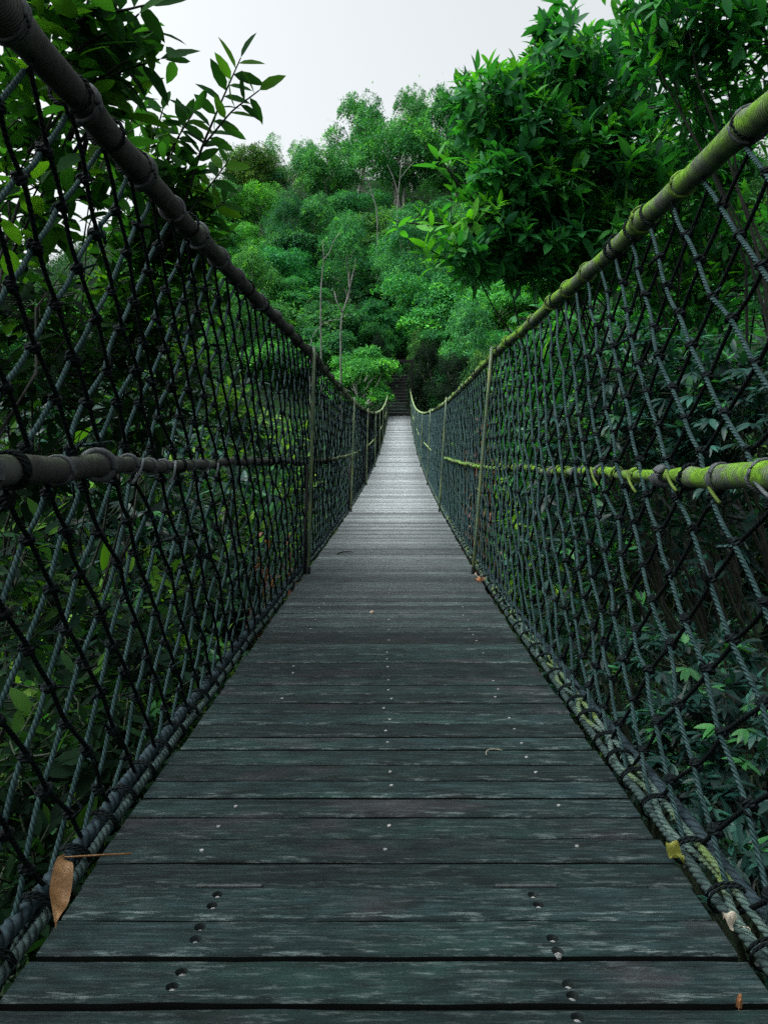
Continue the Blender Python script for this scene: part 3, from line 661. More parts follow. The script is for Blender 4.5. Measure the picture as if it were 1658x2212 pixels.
# ------------------------------------------------------------------ plants
def rdir(n):
    v = rng.standard_normal((n, 3)); return nrmz(v)
def leaf_set(mb, kind, C, D, size, mat=0, young=.1, dens=1., far=False, gloom=0.):
    """leaves round N twig ends C growing along D"""
    N = len(C)
    if N == 0: return
    if kind == 'rosette':
        k = int(9*dens); a = np.tile(np.arange(k)*2.4, (N, 1))+rng.uniform(0, 6, (N, 1)); el = np.linspace(-.05, 1.25, k)[None]+rng.normal(0, .28, (N, k))
        A, B = frames(D)
        d = A[:, None]*(np.cos(a)*np.cos(el))[..., None]+B[:, None]*(np.sin(a)*np.cos(el))[..., None]+D[:, None]*np.sin(el)[..., None]
        p = C[:, None]+D[:, None]*((np.linspace(-.55, 0, k)[None])*size)[..., None]
        ln = size*rng.uniform(.75, 1.2, (N, 1))*rng.uniform(.55, 1.1, (N, k))*(1-.35*np.linspace(0, 1, k)[None]**3); wr = .35
        n = nrmz(D[:, None]*.8+rng.normal(0, .25, (N, k, 3))+np.array([0, 0, .6])); dr = rng.uniform(-.05, .5, (N, k)); fo = .12
    elif kind == 'alternate':
        k = int(9*dens); s_ = np.where(np.arange(k) % 2 == 0, 1., -1.)[None]; A, B = frames(D)
        # spread leaves in the plane of the twig
        tl = size*2.6
        p = C[:, None]+D[:, None]*(np.linspace(-1, 0, k)[None]*tl)[..., None]
        spread = nrmz(A+rng.normal(0, .35, A.shape))
        d = D[:, None]*rng.uniform(.35, .8, (N, k))[..., None]+spread[:, None]*s_[..., None]+rng.normal(0, .22, (N, k, 3))+np.array([0, 0, -.22])
        d[:, -1] = D+rng.normal(0, .15, D.shape)
        ln = size*rng.uniform(.62, 1.12, (N, k)); wr = .34
        n = nrmz(np.array([0, 0, 1.])+rng.normal(0, .38, (N, k, 3))); dr = rng.uniform(.0, .3, (N, k)); fo = .10
    elif kind == 'palm':        # hand-shaped sprays of drooping leaflets
        k = 7; q = int(4*dens)
        A, B = frames(D); out = []
        a0 = rng.uniform(0, 6.28, (N, q)); dq = nrmz(A[:, None]*np.cos(a0)[..., None]+B[:, None]*np.sin(a0)[..., None]+D[:, None]*rng.uniform(.1, .9, (N, q, 1))+np.array([0, 0, .15]))
        c = (C[:, None]+dq*(size*rng.uniform(.4, 1.0, (N, q, 1)))).reshape(-1, 3); dq = dq.reshape(-1, 3); N2 = len(c)
        sd = nrmz(np.cross(dq, [0, 0, 1.])); fan = np.linspace(-1.75, 1.75, k)[None]+rng.normal(0, .1, (N2, k))
        d = dq[:, None]*np.cos(fan)[..., None]+sd[:, None]*np.sin(fan)[..., None]+np.array([0, 0, -.25])+rng.normal(0, .1, (N2, k, 3))
        p = np.repeat(c[:, None], k, 1); ln = size*rng.uniform(.7, 1.05, (N2, 1))*(1-.25*np.abs(np.linspace(-1, 1, k)))[None]; wr = .28
        n = nrmz(np.array([0, 0, 1.])+dq[:, None]*.3+rng.normal(0, .25, (N2, k, 3))); dr = rng.uniform(.05, .4, (N2, k)); fo = .1; N, C = N2, c
    else:                       # 'tuft': loose leaves about a point
        k = int(10*dens); p = C[:, None]+rng.normal(0, .45, (N, k, 3))*size
        d = D[:, None]*.5+rng.normal(0, .7, (N, k, 3))+np.array([0, 0, -.1]); ln = size*rng.uniform(.6, 1.1, (N, k)); wr = .42
        n = nrmz(np.array([0, 0, 1.])+D[:, None]*.5+rng.normal(0, .5, (N, k, 3))); dr = rng.uniform(0, .3, (N, k)); fo = .1
    kk = p.shape[1]
    crnd = np.clip(rng.beta(1.6, 2.2, (len(p), 1))+rng.normal(0, .16, (len(p), kk)), 0, 1)
    cage = np.where(rng.random((len(p), 1)) < young, rng.uniform(.3, 1, (len(p), 1)), 0)*np.linspace(.4, 1, kk)[None]
    ln = np.broadcast_to(ln, p.shape[:2]).ravel()
    leaves(mb, p.reshape(-1, 3), d.reshape(-1, 3), n.reshape(-1, 3), ln, ln*wr*rng.uniform(.85, 1.2, len(ln)), np.broadcast_to(dr, (len(p), kk)).ravel(), fo, crnd.ravel(), cage.ravel(), mat, far)

def plant(name, label, cat, base, blobs_, kind, size, leafmat, trunk_r=.04, barkmat='bark', young=.1, dens=1., group=None, twigs=(), crown='crown', outward=.6, up=.35, trunkname='trunk'):
    """a real bush or tree: limbs from the base to every leafy mass, twigs to every leaf cluster"""
    base = np.asarray(base, float); root = tag(empty(name, base), label, cat, group)
    wd = MB(); lf = MB()
    for (c, rad, n) in blobs_:
        c = np.asarray(c, float); rad = np.broadcast_to(np.asarray(rad, float), (3,))
        # limb
        midp = base*.45+c*.55+np.array([rng.normal(0, .12), rng.normal(0, .12), .1])*np.linalg.norm(c-base)*.5
        limb = bez(base, midp, c, 14); limb[1:-1] += rng.normal(0, .012, (12, 3))*np.linalg.norm(c-base)*.6
        tube(wd, limb, np.linspace(trunk_r, trunk_r*.22, 14)*np.linspace(1, .6, 14), 7)
        u = rdir(n); rr = rng.uniform(.25, 1, n)**(.45); p = c+u*rr[:, None]*rad
        lo = nrmz(u*np.array([1, 1, 1.])*outward+rng.normal(0, .35, (n, 3))+np.array([0, 0, up]))
        # twigs
        st = c+(p-c)*.30+rng.normal(0, .05, (n, 3))*rad
        tk = np.linspace(0, 1, 4)
        ctrl = (st+p)/2-lo*.12*np.linalg.norm(p-st, axis=1)[:, None]
        P_ = (1-tk)[None, :, None]**2*st[:, None]+2*(tk*(1-tk))[None, :, None]*ctrl[:, None]+(tk**2)[None, :, None]*p[:, None]
        for s_ in range(3): seg_tubes(wd, P_[:, s_], P_[:, s_+1], trunk_r*.07+.0016, 4, 2)
        hi_ = p[:, 2]-c[2] > .35*rad[2]; [leaf_set(lf, kind, p[z_], lo[z_], size, young=y_, dens=dens) for z_, y_ in ((hi_, min(1, young*2.2)), (~hi_, young*.6))]
    for tw in twigs:
        pts = np.asarray(tw['pts'], float); kk = len(pts)*5
        f_ = np.linspace(0, len(pts)-1, kk); pp = np.stack([np.interp(f_, np.arange(len(pts)), pts[:, i]) for i in range(3)], -1)
        for _ in range(2): pp[1:-1] = (pp[:-2]+2*pp[1:-1]+pp[2:])/4
        tube(wd, pp, np.linspace(tw.get('r', .012), .003, kk), 6)
        f0 = int(kk*tw.get('from', .4)); sub = pp[f0:]; T = nrmz(np.gradient(sub, axis=0))
        if tw['kind'] == 'alternate':
            m_ = tw['n']; f_ = np.linspace(0, len(sub)-1, m_); c = np.stack([np.interp(f_, np.arange(len(sub)), sub[:, i]) for i in range(3)], -1)
            t_ = nrmz(np.stack([np.interp(f_, np.arange(len(sub)), T[:, i]) for i in range(3)], -1)); A, B = frames(t_)
            s_ = np.where(np.arange(m_) % 2 == 0, 1., -1.)[:, None]
            pl = np.asarray(tw.get('plane', [1., 0, 0])); sdv = nrmz(pl-t_*np.sum(pl*t_, -1, keepdims=True))
            d = t_*rng.uniform(.3, .7, (m_, 1))+sdv*s_+rng.normal(0, .18, (m_, 3)); d[-1] = t_[-1]
            ln = tw.get('size', size)*rng.uniform(.75, 1.1, m_)
            leaves(lf, c, d, nrmz(rng.normal(0, .35, (m_, 3))+np.array([0, -.7, .6])), ln, ln*.38, rng.uniform(.05, .35, m_), .1, rng.beta(2, 2, m_), (rng.random(m_) < .2)*.5)
        else:
            m_ = tw['n']; ix = np.linspace(0, len(sub)-1, m_).astype(int)
            off = rng.normal(0, 1, (m_, 3))*size*.6; c = sub[ix]+off; c[-1] = sub[-1]
            d = nrmz(T[ix]*.6+nrmz(off)*.4+np.array([0, 0, .55])); seg_tubes(wd, sub[np.maximum(ix-1, 0)], c, .003, 4, 2)
            leaf_set(lf, 'rosette', c, d, tw.get('size', size), young=tw.get('young', .5), dens=.8)
    to = wd.build(trunkname, M[barkmat], root, loc=base); lo_ = lf.build(crown, M[leafmat], root, loc=base)
    return root
def ell(px, py, d, rx, ry, rd, n):
    """a leafy mass at its measured place: pixel centre, distance, half sizes in pixels, half depth in metres"""
    return (P(px, py, d), (rx*d/F, rd, ry*d/F), n)
def foot(px, d, dx=0., dy=0.):
    p = P(px, 1106, d); x, y = p[0]+dx, p[1]+dy; return np.array([x, y, tz(x, y)-.05])

# ---- left bank, near
plant('bank_tree', 'dark broad-leaved tree reaching over the grey handrail into the white sky', 'tree', foot(-420, 3.0, -.5, -.4), [
    ell(110, 10, 2.7, 110, 90, .35, 16), ell(190, 0, 2.6, 60, 55, .3, 6), ell(60, 210, 2.8, 150, 110, .4, 13), ell(120, 330, 3.1, 130, 120, .4, 12),
    ell(20, 430, 2.7, 120, 150, .4, 11), ell(215, 150, 2.8, 45, 65, .25, 4), ell(240, 300, 3.2, 70, 75, .3, 6)],
    'alternate', .155, 'canopy', .022, young=.15, dens=.9,
    twigs=[dict(pts=[P(160, 420, 3.0), P(210, 200, 2.8), P(240, 90, 2.7), P(300, 30, 2.6)], kind='alternate', n=9, size=.14, **{'from': .35}), dict(pts=[P(130, 140, 2.65), P(200, 85, 2.65), P(260, 60, 2.65), P(330, 70, 2.65)], kind='alternate', n=9, size=0.150, r=.007, **{'from': 0.30}), dict(pts=[P(150, 220, 2.70), P(215, 180, 2.70), P(270, 150, 2.70), P(345, 128, 2.70)], kind='alternate', n=9, size=0.150, r=.007, **{'from': 0.30}), dict(pts=[P(140, 60, 2.60), P(210, 30, 2.60), P(270, 22, 2.60), P(318, 10, 2.60)], kind='alternate', n=8, size=0.150, r=.007, **{'from': 0.30}), dict(pts=[P(160, 330, 2.90), P(210, 250, 2.90), P(240, 200, 2.90), P(262, 175, 2.90)], kind='alternate', n=9, size=0.140, r=.007, **{'from': 0.30}), dict(pts=[P(60, 330, 2.70), P(130, 250, 2.70), P(170, 160, 2.70), P(180, 90, 2.70)], kind='alternate', n=9, size=0.150, r=.007, **{'from': 0.30}),
           dict(pts=[P(150, 300, 2.9), P(200, 180, 2.7), P(275, 130, 2.6)], kind='alternate', n=7, size=.14, **{'from': .3})])
plant('sprig_tree', 'thin leafy sapling whose longest sprig stands alone against the sky', 'tree', foot(120, 4.4, -.9, .2), [
    ell(310, 350, 4.1, 75, 70, .3, 14), ell(380, 420, 4.3, 70, 70, .3, 18), ell(420, 500, 4.6, 75, 70, .4, 34), ell(330, 480, 4.4, 100, 90, .4, 40), ell(290, 600, 4.5, 110, 90, .4, 34), ell(240, 340, 3.7, 60, 70, .3, 7)],
    'alternate', .14, 'canopy', .02, young=.15, dens=1., group=None,
    twigs=[dict(pts=[P(270, 420, 4.00), P(310, 340, 4.00), P(340, 280, 4.00), P(352, 235, 4.00)], kind='alternate', n=11, size=0.140, r=.007, **{'from': 0.30}), dict(pts=[P(300, 480, 4.10), P(350, 380, 4.10), P(385, 300, 4.10), P(400, 262, 4.10)], kind='alternate', n=12, size=0.130, r=.007, **{'from': 0.30}), dict(pts=[P(380, 500, 4.20), P(430, 430, 4.20), P(470, 380, 4.20), P(495, 345, 4.20)], kind='alternate', n=11, size=0.140, r=.007, **{'from': 0.30}), dict(pts=[P(350, 560, 4.30), P(420, 500, 4.30), P(460, 455, 4.30), P(490, 430, 4.30)], kind='alternate', n=11, size=0.140, r=.007, **{'from': 0.30}), dict(pts=[P(240, 420, 3.90), P(270, 330, 3.90), P(280, 270, 3.90), P(300, 225, 3.90)], kind='alternate', n=10, size=0.140, r=.007, **{'from': 0.30}), dict(pts=[P(330, 560, 4.3), P(400, 440, 4.2), P(435, 320, 4.1), P(480, 215, 4.0), P(520, 125, 3.9)], kind='alternate', n=24, size=.15, r=.011, **{'from': .25}),
           dict(pts=[P(435, 320, 4.1), P(500, 240, 4.0), P(560, 195, 3.95)], kind='alternate', n=11, size=.14, r=.006, **{'from': .15}),
           dict(pts=[P(330, 430, 4.2), P(370, 320, 4.1), P(420, 240, 4.0)], kind='alternate', n=13, size=.14, r=.007, **{'from': .2})])
plant('bank_shrub', 'dense shadowy shrub filling the upper half of the grey-railed net', 'shrub', foot(60, 4.6, -1.2), [
    ell(90, 650, 4.0, 170, 100, .6, 36), ell(260, 730, 4.6, 150, 110, .6, 46), ell(60, 800, 3.8, 180, 120, .6, 50), ell(300, 880, 4.6, 140, 110, .6, 40),
    ell(-60, 560, 3.6, 140, 120, .6, 24), ell(420, 640, 5.2, 80, 80, .5, 22), ell(80, 1000, 4.0, 190, 110, .7, 40)],
    'alternate', .13, 'broad', .025, young=.1, dens=1.)
plant('sunlit_shrub', 'bright yellow-green shrub glimpsed behind the grey-railed net', 'shrub', foot(330, 6.6, -.8), [
    ell(285, 630, 6.4, 80, 50, .5, 22), ell(410, 800, 6.6, 90, 90, .6, 34), ell(500, 900, 7.0, 90, 90, .6, 34)],
    'alternate', .14, 'under', .03, young=.55, dens=1.)
for k, (lab, bl, kd, mt, yg, sz, bx) in enumerate([
    ('low broad-leaved bush beside the brown hanging leaf', [ell(60, 1900, 1.75, 150, 130, .25, 26), ell(250, 1620, 2.3, 120, 110, .3, 24), ell(40, 1650, 2.0, 130, 130, .3, 26), ell(140, 1500, 2.5, 150, 90, .3, 26), ell(30, 2110, 1.5, 120, 110, .15, 12)], 'alternate', 'broad', .04, .095, 0),
    ('leafy green thicket below the grey midrail and above the dark edge rope', [ell(130, 1330, 3.0, 170, 100, .4, 36), ell(320, 1380, 3.4, 130, 110, .4, 36), ell(420, 1280, 4.0, 120, 100, .4, 34), ell(30, 1200, 3.0, 130, 90, .4, 16)], 'alternate', 'under', .2, .11, 60)]):
    plant('undergrowth_bush', lab, 'bush', foot(bx+40, 3.0, -1.0), bl, kd, sz, mt, .02, young=yg, dens=.9, barkmat='stem', trunkname='stem', crown='foliage')
# ---- right bank, near
plant('overhanging_tree', 'large glossy tree with upright leaf rosettes overhanging the mossy handrail', 'tree', foot(1560, 5.6, 1.0, .6), [
    ell(1210, 150, 5.0, 105, 75, .5, 68), ell(1060, 215, 4.9, 90, 70, .45, 55), ell(1330, 190, 5.2, 120, 110, .6, 93), ell(1130, 300, 5.0, 120, 95, .5, 93),
    ell(1290, 360, 5.2, 150, 110, .6, 114), ell(1160, 430, 5.1, 110, 80, .5, 71), ell(1080, 370, 4.9, 75, 70, .4, 40), ell(1260, 510, 5.3, 160, 90, .6, 108), ell(1120, 540, 5.1, 100, 75, .5, 62),
    ell(1400, 330, 5.5, 130, 150, .6, 93), ell(1050, 500, 4.9, 80, 60, .35, 31), ell(1010, 555, 4.8, 60, 55, .3, 21), ell(1190, 80, 5.0, 35, 45, .25, 12), ell(1390, 90, 5.2, 80, 70, .4, 37), ell(1230, 600, 5.4, 110, 55, .5, 46)],
    'rosette', .15, 'lance', .025, young=.2, dens=1.15,
    twigs=[dict(pts=[P(1160, 520, 5.0), P(1050, 460, 4.8), P(990, 400, 4.7), P(945, 335, 4.6)], kind='rosette', n=7, r=.012, size=.15, young=.8, **{'from': .25}),
           dict(pts=[P(1150, 500, 5.0), P(1030, 480, 4.8), P(930, 487, 4.7), P(850, 478, 4.6)], kind='rosette', n=8, r=.012, size=.13, young=.8, **{'from': .3}),
           dict(pts=[P(1150, 540, 5.0), P(1040, 565, 4.8), P(960, 560, 4.7), P(915, 530, 4.6)], kind='rosette', n=6, r=.010, size=.14, young=.5, **{'from': .35}),
           dict(pts=[P(1200, 200, 5.0), P(1210, 120, 5.0), P(1222, 50, 5.0)], kind='rosette', n=9, r=.010, size=.16, young=.7, **{'from': .3})])
plant('drooping_tree', 'dark tree with hanging leaf sprays beyond the mossy rail under the sky', 'tree', foot(1760, 3.9, .9, .2), [
    ell(1480, 20, 3.7, 130, 70, .4, 34), ell(1440, 120, 3.9, 90, 80, .35, 26), ell(1560, 110, 3.8, 110, 90, .4, 34), ell(1640, 40, 3.6, 110, 90, .4, 26), ell(1360, 30, 3.9, 45, 50, .25, 7), ell(1500, 220, 4.2, 110, 90, .4, 34), ell(1660, 190, 4.0, 90, 90, .4, 22)],
    'alternate', .115, 'lance', .026, young=.06, dens=.95, outward=.5, up=-.25)
plant('backlit_bush', 'bright green backlit bush seen through the wide meshes near the rail end', 'bush', foot(1700, 6.0, 1.2), [
    ell(1590, 300, 5.6, 110, 130, .5, 44), ell(1520, 400, 5.8, 120, 120, .5, 50), ell(1620, 520, 5.4, 120, 120, .5, 50), ell(1450, 520, 5.8, 110, 90, .5, 40), ell(1540, 640, 5.4, 130, 100, .5, 46), ell(1380, 620, 6.0, 110, 80, .5, 34)],
    'alternate', .13, 'lance', .035, young=.2, dens=1., trunkname='stem', crown='foliage')
plant('spray_shrub', 'blue-green shrub with hand-shaped leaf sprays above the mossy midrail', 'shrub', foot(1620, 3.8, .7), [
    ell(1500, 850, 3.3, 130, 90, .35, 34), ell(1600, 960, 3.0, 110, 80, .3, 24), ell(1360, 800, 3.7, 110, 90, .35, 32), ell(1400, 930, 3.5, 110, 80, .35, 30), ell(1640, 820, 3.1, 80, 90, .3, 18), ell(1250, 960, 4.0, 90, 90, .35, 24), ell(1500, 1010, 3.3, 100, 50, .3, 18)],
    'palm', .095, 'teal', .03, young=.1, trunkname='stem', crown='foliage', barkmat='stem')
plant('spray_shrub', 'blue-green shrub with hand-shaped leaf sprays low beside the pale edge rope', 'shrub', foot(1650, 2.6, .5), [
    ell(1500, 1450, 2.5, 110, 70, .3, 24), ell(1590, 1590, 2.2, 110, 100, .3, 26), ell(1470, 1620, 2.3, 90, 80, .25, 18), ell(1620, 1780, 1.9, 90, 100, .2, 16), ell(1350, 1420, 2.9, 70, 60, .25, 12), ell(1560, 1760, 2.0, 70, 70, .2, 10), ell(1640, 1960, 1.7, 70, 90, .15, 8)],
    'palm', .075, 'teal', .02, young=.08, trunkname='stem', crown='foliage', barkmat='stem')
plant('climbing_shrub', 'dim shrub with small leaves hanging just below the mossy midrail', 'shrub', foot(1480, 3.9, .6), [
    ell(1240, 1150, 4.0, 90, 80, .35, 24), ell(1350, 1100, 3.8, 110, 70, .35, 26), ell(1180, 1060, 4.4, 80, 80, .35, 22), ell(1130, 1180, 4.9, 60, 70, .3, 12), ell(1530, 1110, 3.4, 100, 60, .3, 18), ell(1200, 1310, 4.2, 60, 60, .3, 9)],
    'alternate', .095, 'teal', .025, young=.12, dens=.9, trunkname='stem', crown='foliage', barkmat='stem')
plant('shadow_tree', 'dark leafy tree standing deep behind the mossy-railed net', 'tree', foot(1420, 7.6, .8), [
    ell(1230, 690, 7.2, 120, 90, .8, 60), ell(1350, 760, 7.0, 150, 110, .8, 70), ell(1180, 800, 7.6, 110, 100, .8, 56), ell(1500, 700, 7.0, 140, 110, .8, 60), ell(1300, 900, 7.2, 150, 120, .9, 66), ell(1560, 850, 7, 120, 140, .9, 50), ell(1150, 960, 7.8, 90, 110, .8, 44), ell(1330, 1080, 7.4, 170, 110, .9, 60)],
    'alternate', .13, 'lance', .05, young=.05, dens=1.)

plant('added_shade_tree', 'unseen broad-leaved tree added behind the view to shade the near bridge end', 'tree', np.array([-2.6, -2.6, -1.2]), [  # tree out of view, added to keep light off the near deck
    (np.array([x, y, z]), (1.5, 1.3, .45), 60) for x, y, z in ((-3.2, -1.5, 3.4), (-1.2, -2.0, 3.6), (1.2, -1.8, 3.5), (3.2, -1.2, 3.3), (-2.4, .3, 3.3), (0, 0, 3.7), (2.6, .4, 3.3), (-4.2, 2.4, 3.9), (0, -4, 3.2), (-3.6, -3.8, 2.8), (3.6, -4, 2.8))],
    'alternate', .2, 'broad', .06, young=.1, dens=1.)
# ---- plants of the ravine, built once and copied
def proto_shrub(kind, mat, size, n, young, name, dens=1., bark='stem', h=2.2, w=1.5):
    wd = MB(); lf = MB()
    for k in range(6):
        a = k*1.05+rng.normal(0, .3); rr = w*.5*rng.uniform(.3, .8) if k else 0
        c = np.array([math.cos(a)*rr, math.sin(a)*rr, h*rng.uniform(.45, .78)]); rad = np.array([w*.42, w*.42, h*.32])
        limb = bez(np.zeros(3), np.array([c[0]*.3, c[1]*.3, c[2]*.6]), c, 8); tube(wd, limb, np.linspace(.03, .01, 8), 6)
        m_ = n//6; u = rdir(m_); p = c+u*(rng.uniform(.2, 1, m_)**.45)[:, None]*rad
        D = nrmz(u*.6+rng.normal(0, .35, (m_, 3))+np.array([0, 0, .35])); st = c+(p-c)*.3
        seg_tubes(wd, st, p, .0035, 4, 2); leaf_set(lf, kind, p, D, size, young=young, dens=dens)
    r = empty(name, (0, 0, 0)); wd.build('stem', M[bark], r); lf.build('foliage', M[mat], r); return r
used = set()
def put(proto, label, cat, loc, sc, rz, group=None, color=None, name=None):
    if proto not in used: r = proto; used.add(proto); kids = list(proto.children)
    else:
        r = proto.copy(); COL.objects.link(r); kids = []
        for ch in proto.children:
            c = ch.copy(); COL.objects.link(c); c.parent = r; kids.append(c)
    for k in ('label', 'category', 'group'):
        if k in r: del r[k]
    r.location = loc; r.rotation_euler = (0, 0, rz); r.scale = sc if hasattr(sc, '__len__') else (sc, sc, sc)
    for c in kids:
        if color is not None: c.color = (*color, 1)
    tag(r, label, cat, group); return r
pa = proto_shrub('alternate', 'under', .13, 150, .2, 'ravine_shrub')
pb = proto_shrub('palm', 'teal', .12, 130, .15, 'feathery_shrub')
pc = proto_shrub('tuft', 'sunny', .12, 170, .45, 'sunny_shrub')
pr_ = proto_shrub('tuft', 'red', .085, 40, .25, 'red_leaved_plant', h=1.0, w=.7)
def rav(pro, label, cat, px, py, d, sc, group=None, **kw):
    p = P(px, py, d); h = 1.0 if pro is pr_ else 2.2; axis = .0205*max(0, p[1]-3)
    w_ = (.30*sc*max(.5, (p[2]-tz(p[0], p[1]))/h)**.5+.66) if pro is pr_ else .95*sc*max(.5, (p[2]-tz(p[0], p[1]))/h)**.5*1.3+1.0; sd_ = 1 if p[0] > axis else -1
    if abs(p[0]-axis) < w_: p[0] = axis+sd_*w_
    z = tz(p[0], p[1])
    sz = max(.5, (p[2]-z)/h)       # grows from the ravine floor up to its measured top
    return put(pro, label, cat, (p[0], p[1], z-.05), (sc*sz**.5, sc*sz**.5, sz), rng.uniform(0, 6.28), group, **kw)
GL = 'ravine shrubs behind the grey-railed net'; GR = 'ravine shrubs behind the mossy-railed net'
LL = 'leafy ravine shrub half hidden behind the grey-railed net'; LR = 'leafy ravine shrub half hidden behind the mossy-railed net'
for (px, py, d, sc, pro) in [(560, 1000, 9, 1.1, pa), (470, 960, 9, 1.2, pa), (610, 1010, 11, 1.2, pc), (530, 880, 12, 1.4, pc), (400, 1000, 8, 1.2, pb), (620, 900, 15, 1.5, pa), (640, 830, 19, 1.9, pb), (520, 780, 17, 1.9, pa), (330, 980, 7, 1.1, pb), (420, 760, 12, 1.6, pb),
                            (300, 820, 9, 1.5, pa), (180, 900, 7, 1.3, pa), (100, 700, 9, 1.5, pb), (560, 1190, 6.5, .9, pc), (440, 1180, 6, .9, pa), (640, 1060, 9.5, .9, pa), (690, 900, 20, 1.6, pc), (720, 880, 26, 1.8, pa), (600, 740, 24, 2.2, pa), (250, 1080, 5.4, .9, pa), (680, 960, 13, 1.1, pc), (740, 905, 30, 1.5, pb), (10, 760, 8, 1.6, pa), (380, 1220, 5.2, .8, pc)]:
    rav(pro, LL, 'shrub', px, py, d, sc, GL)
for (px, py, d, sc, pro) in [(1060, 960, 10, 1.2, pa), (1120, 900, 10, 1.3, pc), (1010, 980, 13, 1.2, pc), (1180, 860, 9.5, 1.3, pb), (980, 940, 18, 1.4, pa), (1060, 820, 16, 1.6, pa), (960, 930, 25, 1.5, pb), (1260, 900, 8, 1.3, pb), (1000, 880, 24, 1.8, pc), (1100, 800, 20, 2, pb),
                            (1180, 740, 14, 1.7, pb), (1090, 1120, 7.5, .9, pa), (1170, 1200, 6, .8, pb), (1040, 1080, 9, .9, pc), (1300, 700, 10, 1.6, pa), (1450, 620, 9, 1.6, pb), (940, 915, 30, 1.5, pa)]:
    rav(pro, LR, 'shrub', px, py, d, sc, GR)
rav(pr_, 'pinkish red leaved plant low behind the grey-railed net', 'plant', 590, 1150, 8.5, .6, None)
rav(pr_, 'pinkish red leaved plant beside the first mossy-side post', 'plant', 1040, 905, 11, .5, None)
rav(pr_, 'orange and red leaved sprig poking through the net by the second post', 'plant', 962, 1035, 8.6, .5, None)

# ---- far bank trees
def proto_tree(name, nsub, rsub, leaf_n, leaf, spread, low, forks, bark, flat=1., droop=0., gaps=0.):
    """unit tree: height 1, crown about 1 wide"""
    wd = MB(); lf = MB(); subs = []
    for k in range(nsub):
        for _ in range(30):
            u = rdir(1)[0]*rng.uniform(.35, 1)**.5
            c = np.array([u[0]*.5*spread, u[1]*.5*spread, low+(1-low)*(.5+.5*u[2]*.92)])
            wz = 1-.45*max(0, (c[2]-low)/(1-low)-.45)
            c[:2] *= wz
            if all(np.linalg.norm(c-s) > rsub*.55 for s in subs): break
        subs.append(c)
    for fk in range(forks):
        tgt = subs[rng.integers(0, nsub)]; b0 = np.array([rng.normal(0, .03), rng.normal(0, .03), 0])
        limb = bez(b0, np.array([tgt[0]*.25+rng.normal(0, .05), tgt[1]*.25+rng.normal(0, .05), tgt[2]*.6]), tgt, 12); limb[1:-1] += rng.normal(0, .008, (10, 3))
        tube(wd, limb, np.linspace(.018, .005, 12), 6)
    for c in subs:
        n0 = np.array([c[0]*.35, c[1]*.35, c[2]*.7]); tube(wd, bez(n0, (n0+c)/2+rng.normal(0, .02, 3), c, 5), np.linspace(.007, .002, 5), 4)
        n = leaf_n//nsub; r_ = rsub*rng.uniform(.65, 1.25); u = rdir(n)
        # leaf sprays sit in small tufts over the sub-crown, denser toward the light
        tc = rdir(26); pick = rng.integers(0, 26, n); tc[:, 2] = np.abs(tc[:, 2])*1.1-.35; tc = nrmz(tc)
        tn = nrmz(tc*.6+np.array([0, 0, .8])); off = rng.normal(0, .21, (n, 3)); off -= tn[pick]*np.sum(off*tn[pick], -1, keepdims=True)*.72
        off -= np.array([0, 0, 1.])*(np.sum(off*off, -1, keepdims=True))*1.3
        p = tc[pick]*rng.uniform(.62, 1.05, 26)[pick][:, None]+off; inn_ = rng.random(n) < .22; p[inn_] = rng.normal(0, .38, (inn_.sum(), 3))
        p = p*np.array([1, 1, flat])
        keep = (p[:, 2] > -.95) & (rng.random(n) > gaps*(rng.random(26)[pick] < .5)); p = p[keep]; u = nrmz(p); n = len(p)
        pos = c+p*r_
        d = nrmz(u*.35+rng.normal(0, .7, (n, 3))+np.array([0, 0, -droop])); nn = nrmz(u*.6+np.array([0, 0, .9])+rng.normal(0, .45, (n, 3)))
        ln = leaf*.78*rng.uniform(.6, 1.25, n); tuft = rng.random(26)[pick[keep]]
        leaves(lf, pos, d, nn, ln, ln*.55, rng.uniform(0, .3, n), .12, np.clip(tuft*.75+rng.normal(.12, .09, n), 0, 1), np.clip((tuft > .9)*.6+(rng.random(n) < .04)*.6, 0, 1), 0, True)
    r = empty(name, (0, 0, 0)); wd.build('trunk', M[bark], r); lf.build('crown', M['far'], r); return r
T_ = {}
T_['dome'] = proto_tree('hill_tree', 17, .20, 26000, .036, .98, .35, 4, 'palebark')
T_['tall'] = proto_tree('tall_hill_tree', 17, .155, 22000, .034, .9, .30, 4, 'palebark', gaps=.4)
T_['open'] = proto_tree('open_hill_tree', 13, .15, 13000, .034, 1.0, .42, 4, 'palebark', gaps=.55)
T_['vine'] = proto_tree('vine_covered_tree', 24, .18, 28000, .032, .8, .02, 3, 'palebark', droop=.7)
T_['feather'] = proto_tree('feathery_tree', 20, .18, 26000, .042, 1.05, .12, 5, 'palebark', flat=.55, droop=.35)
T_['bush'] = proto_tree('hill_bush', 18, .22, 26000, .044, 1.08, .02, 3, 'bark', flat=.8, droop=.2)
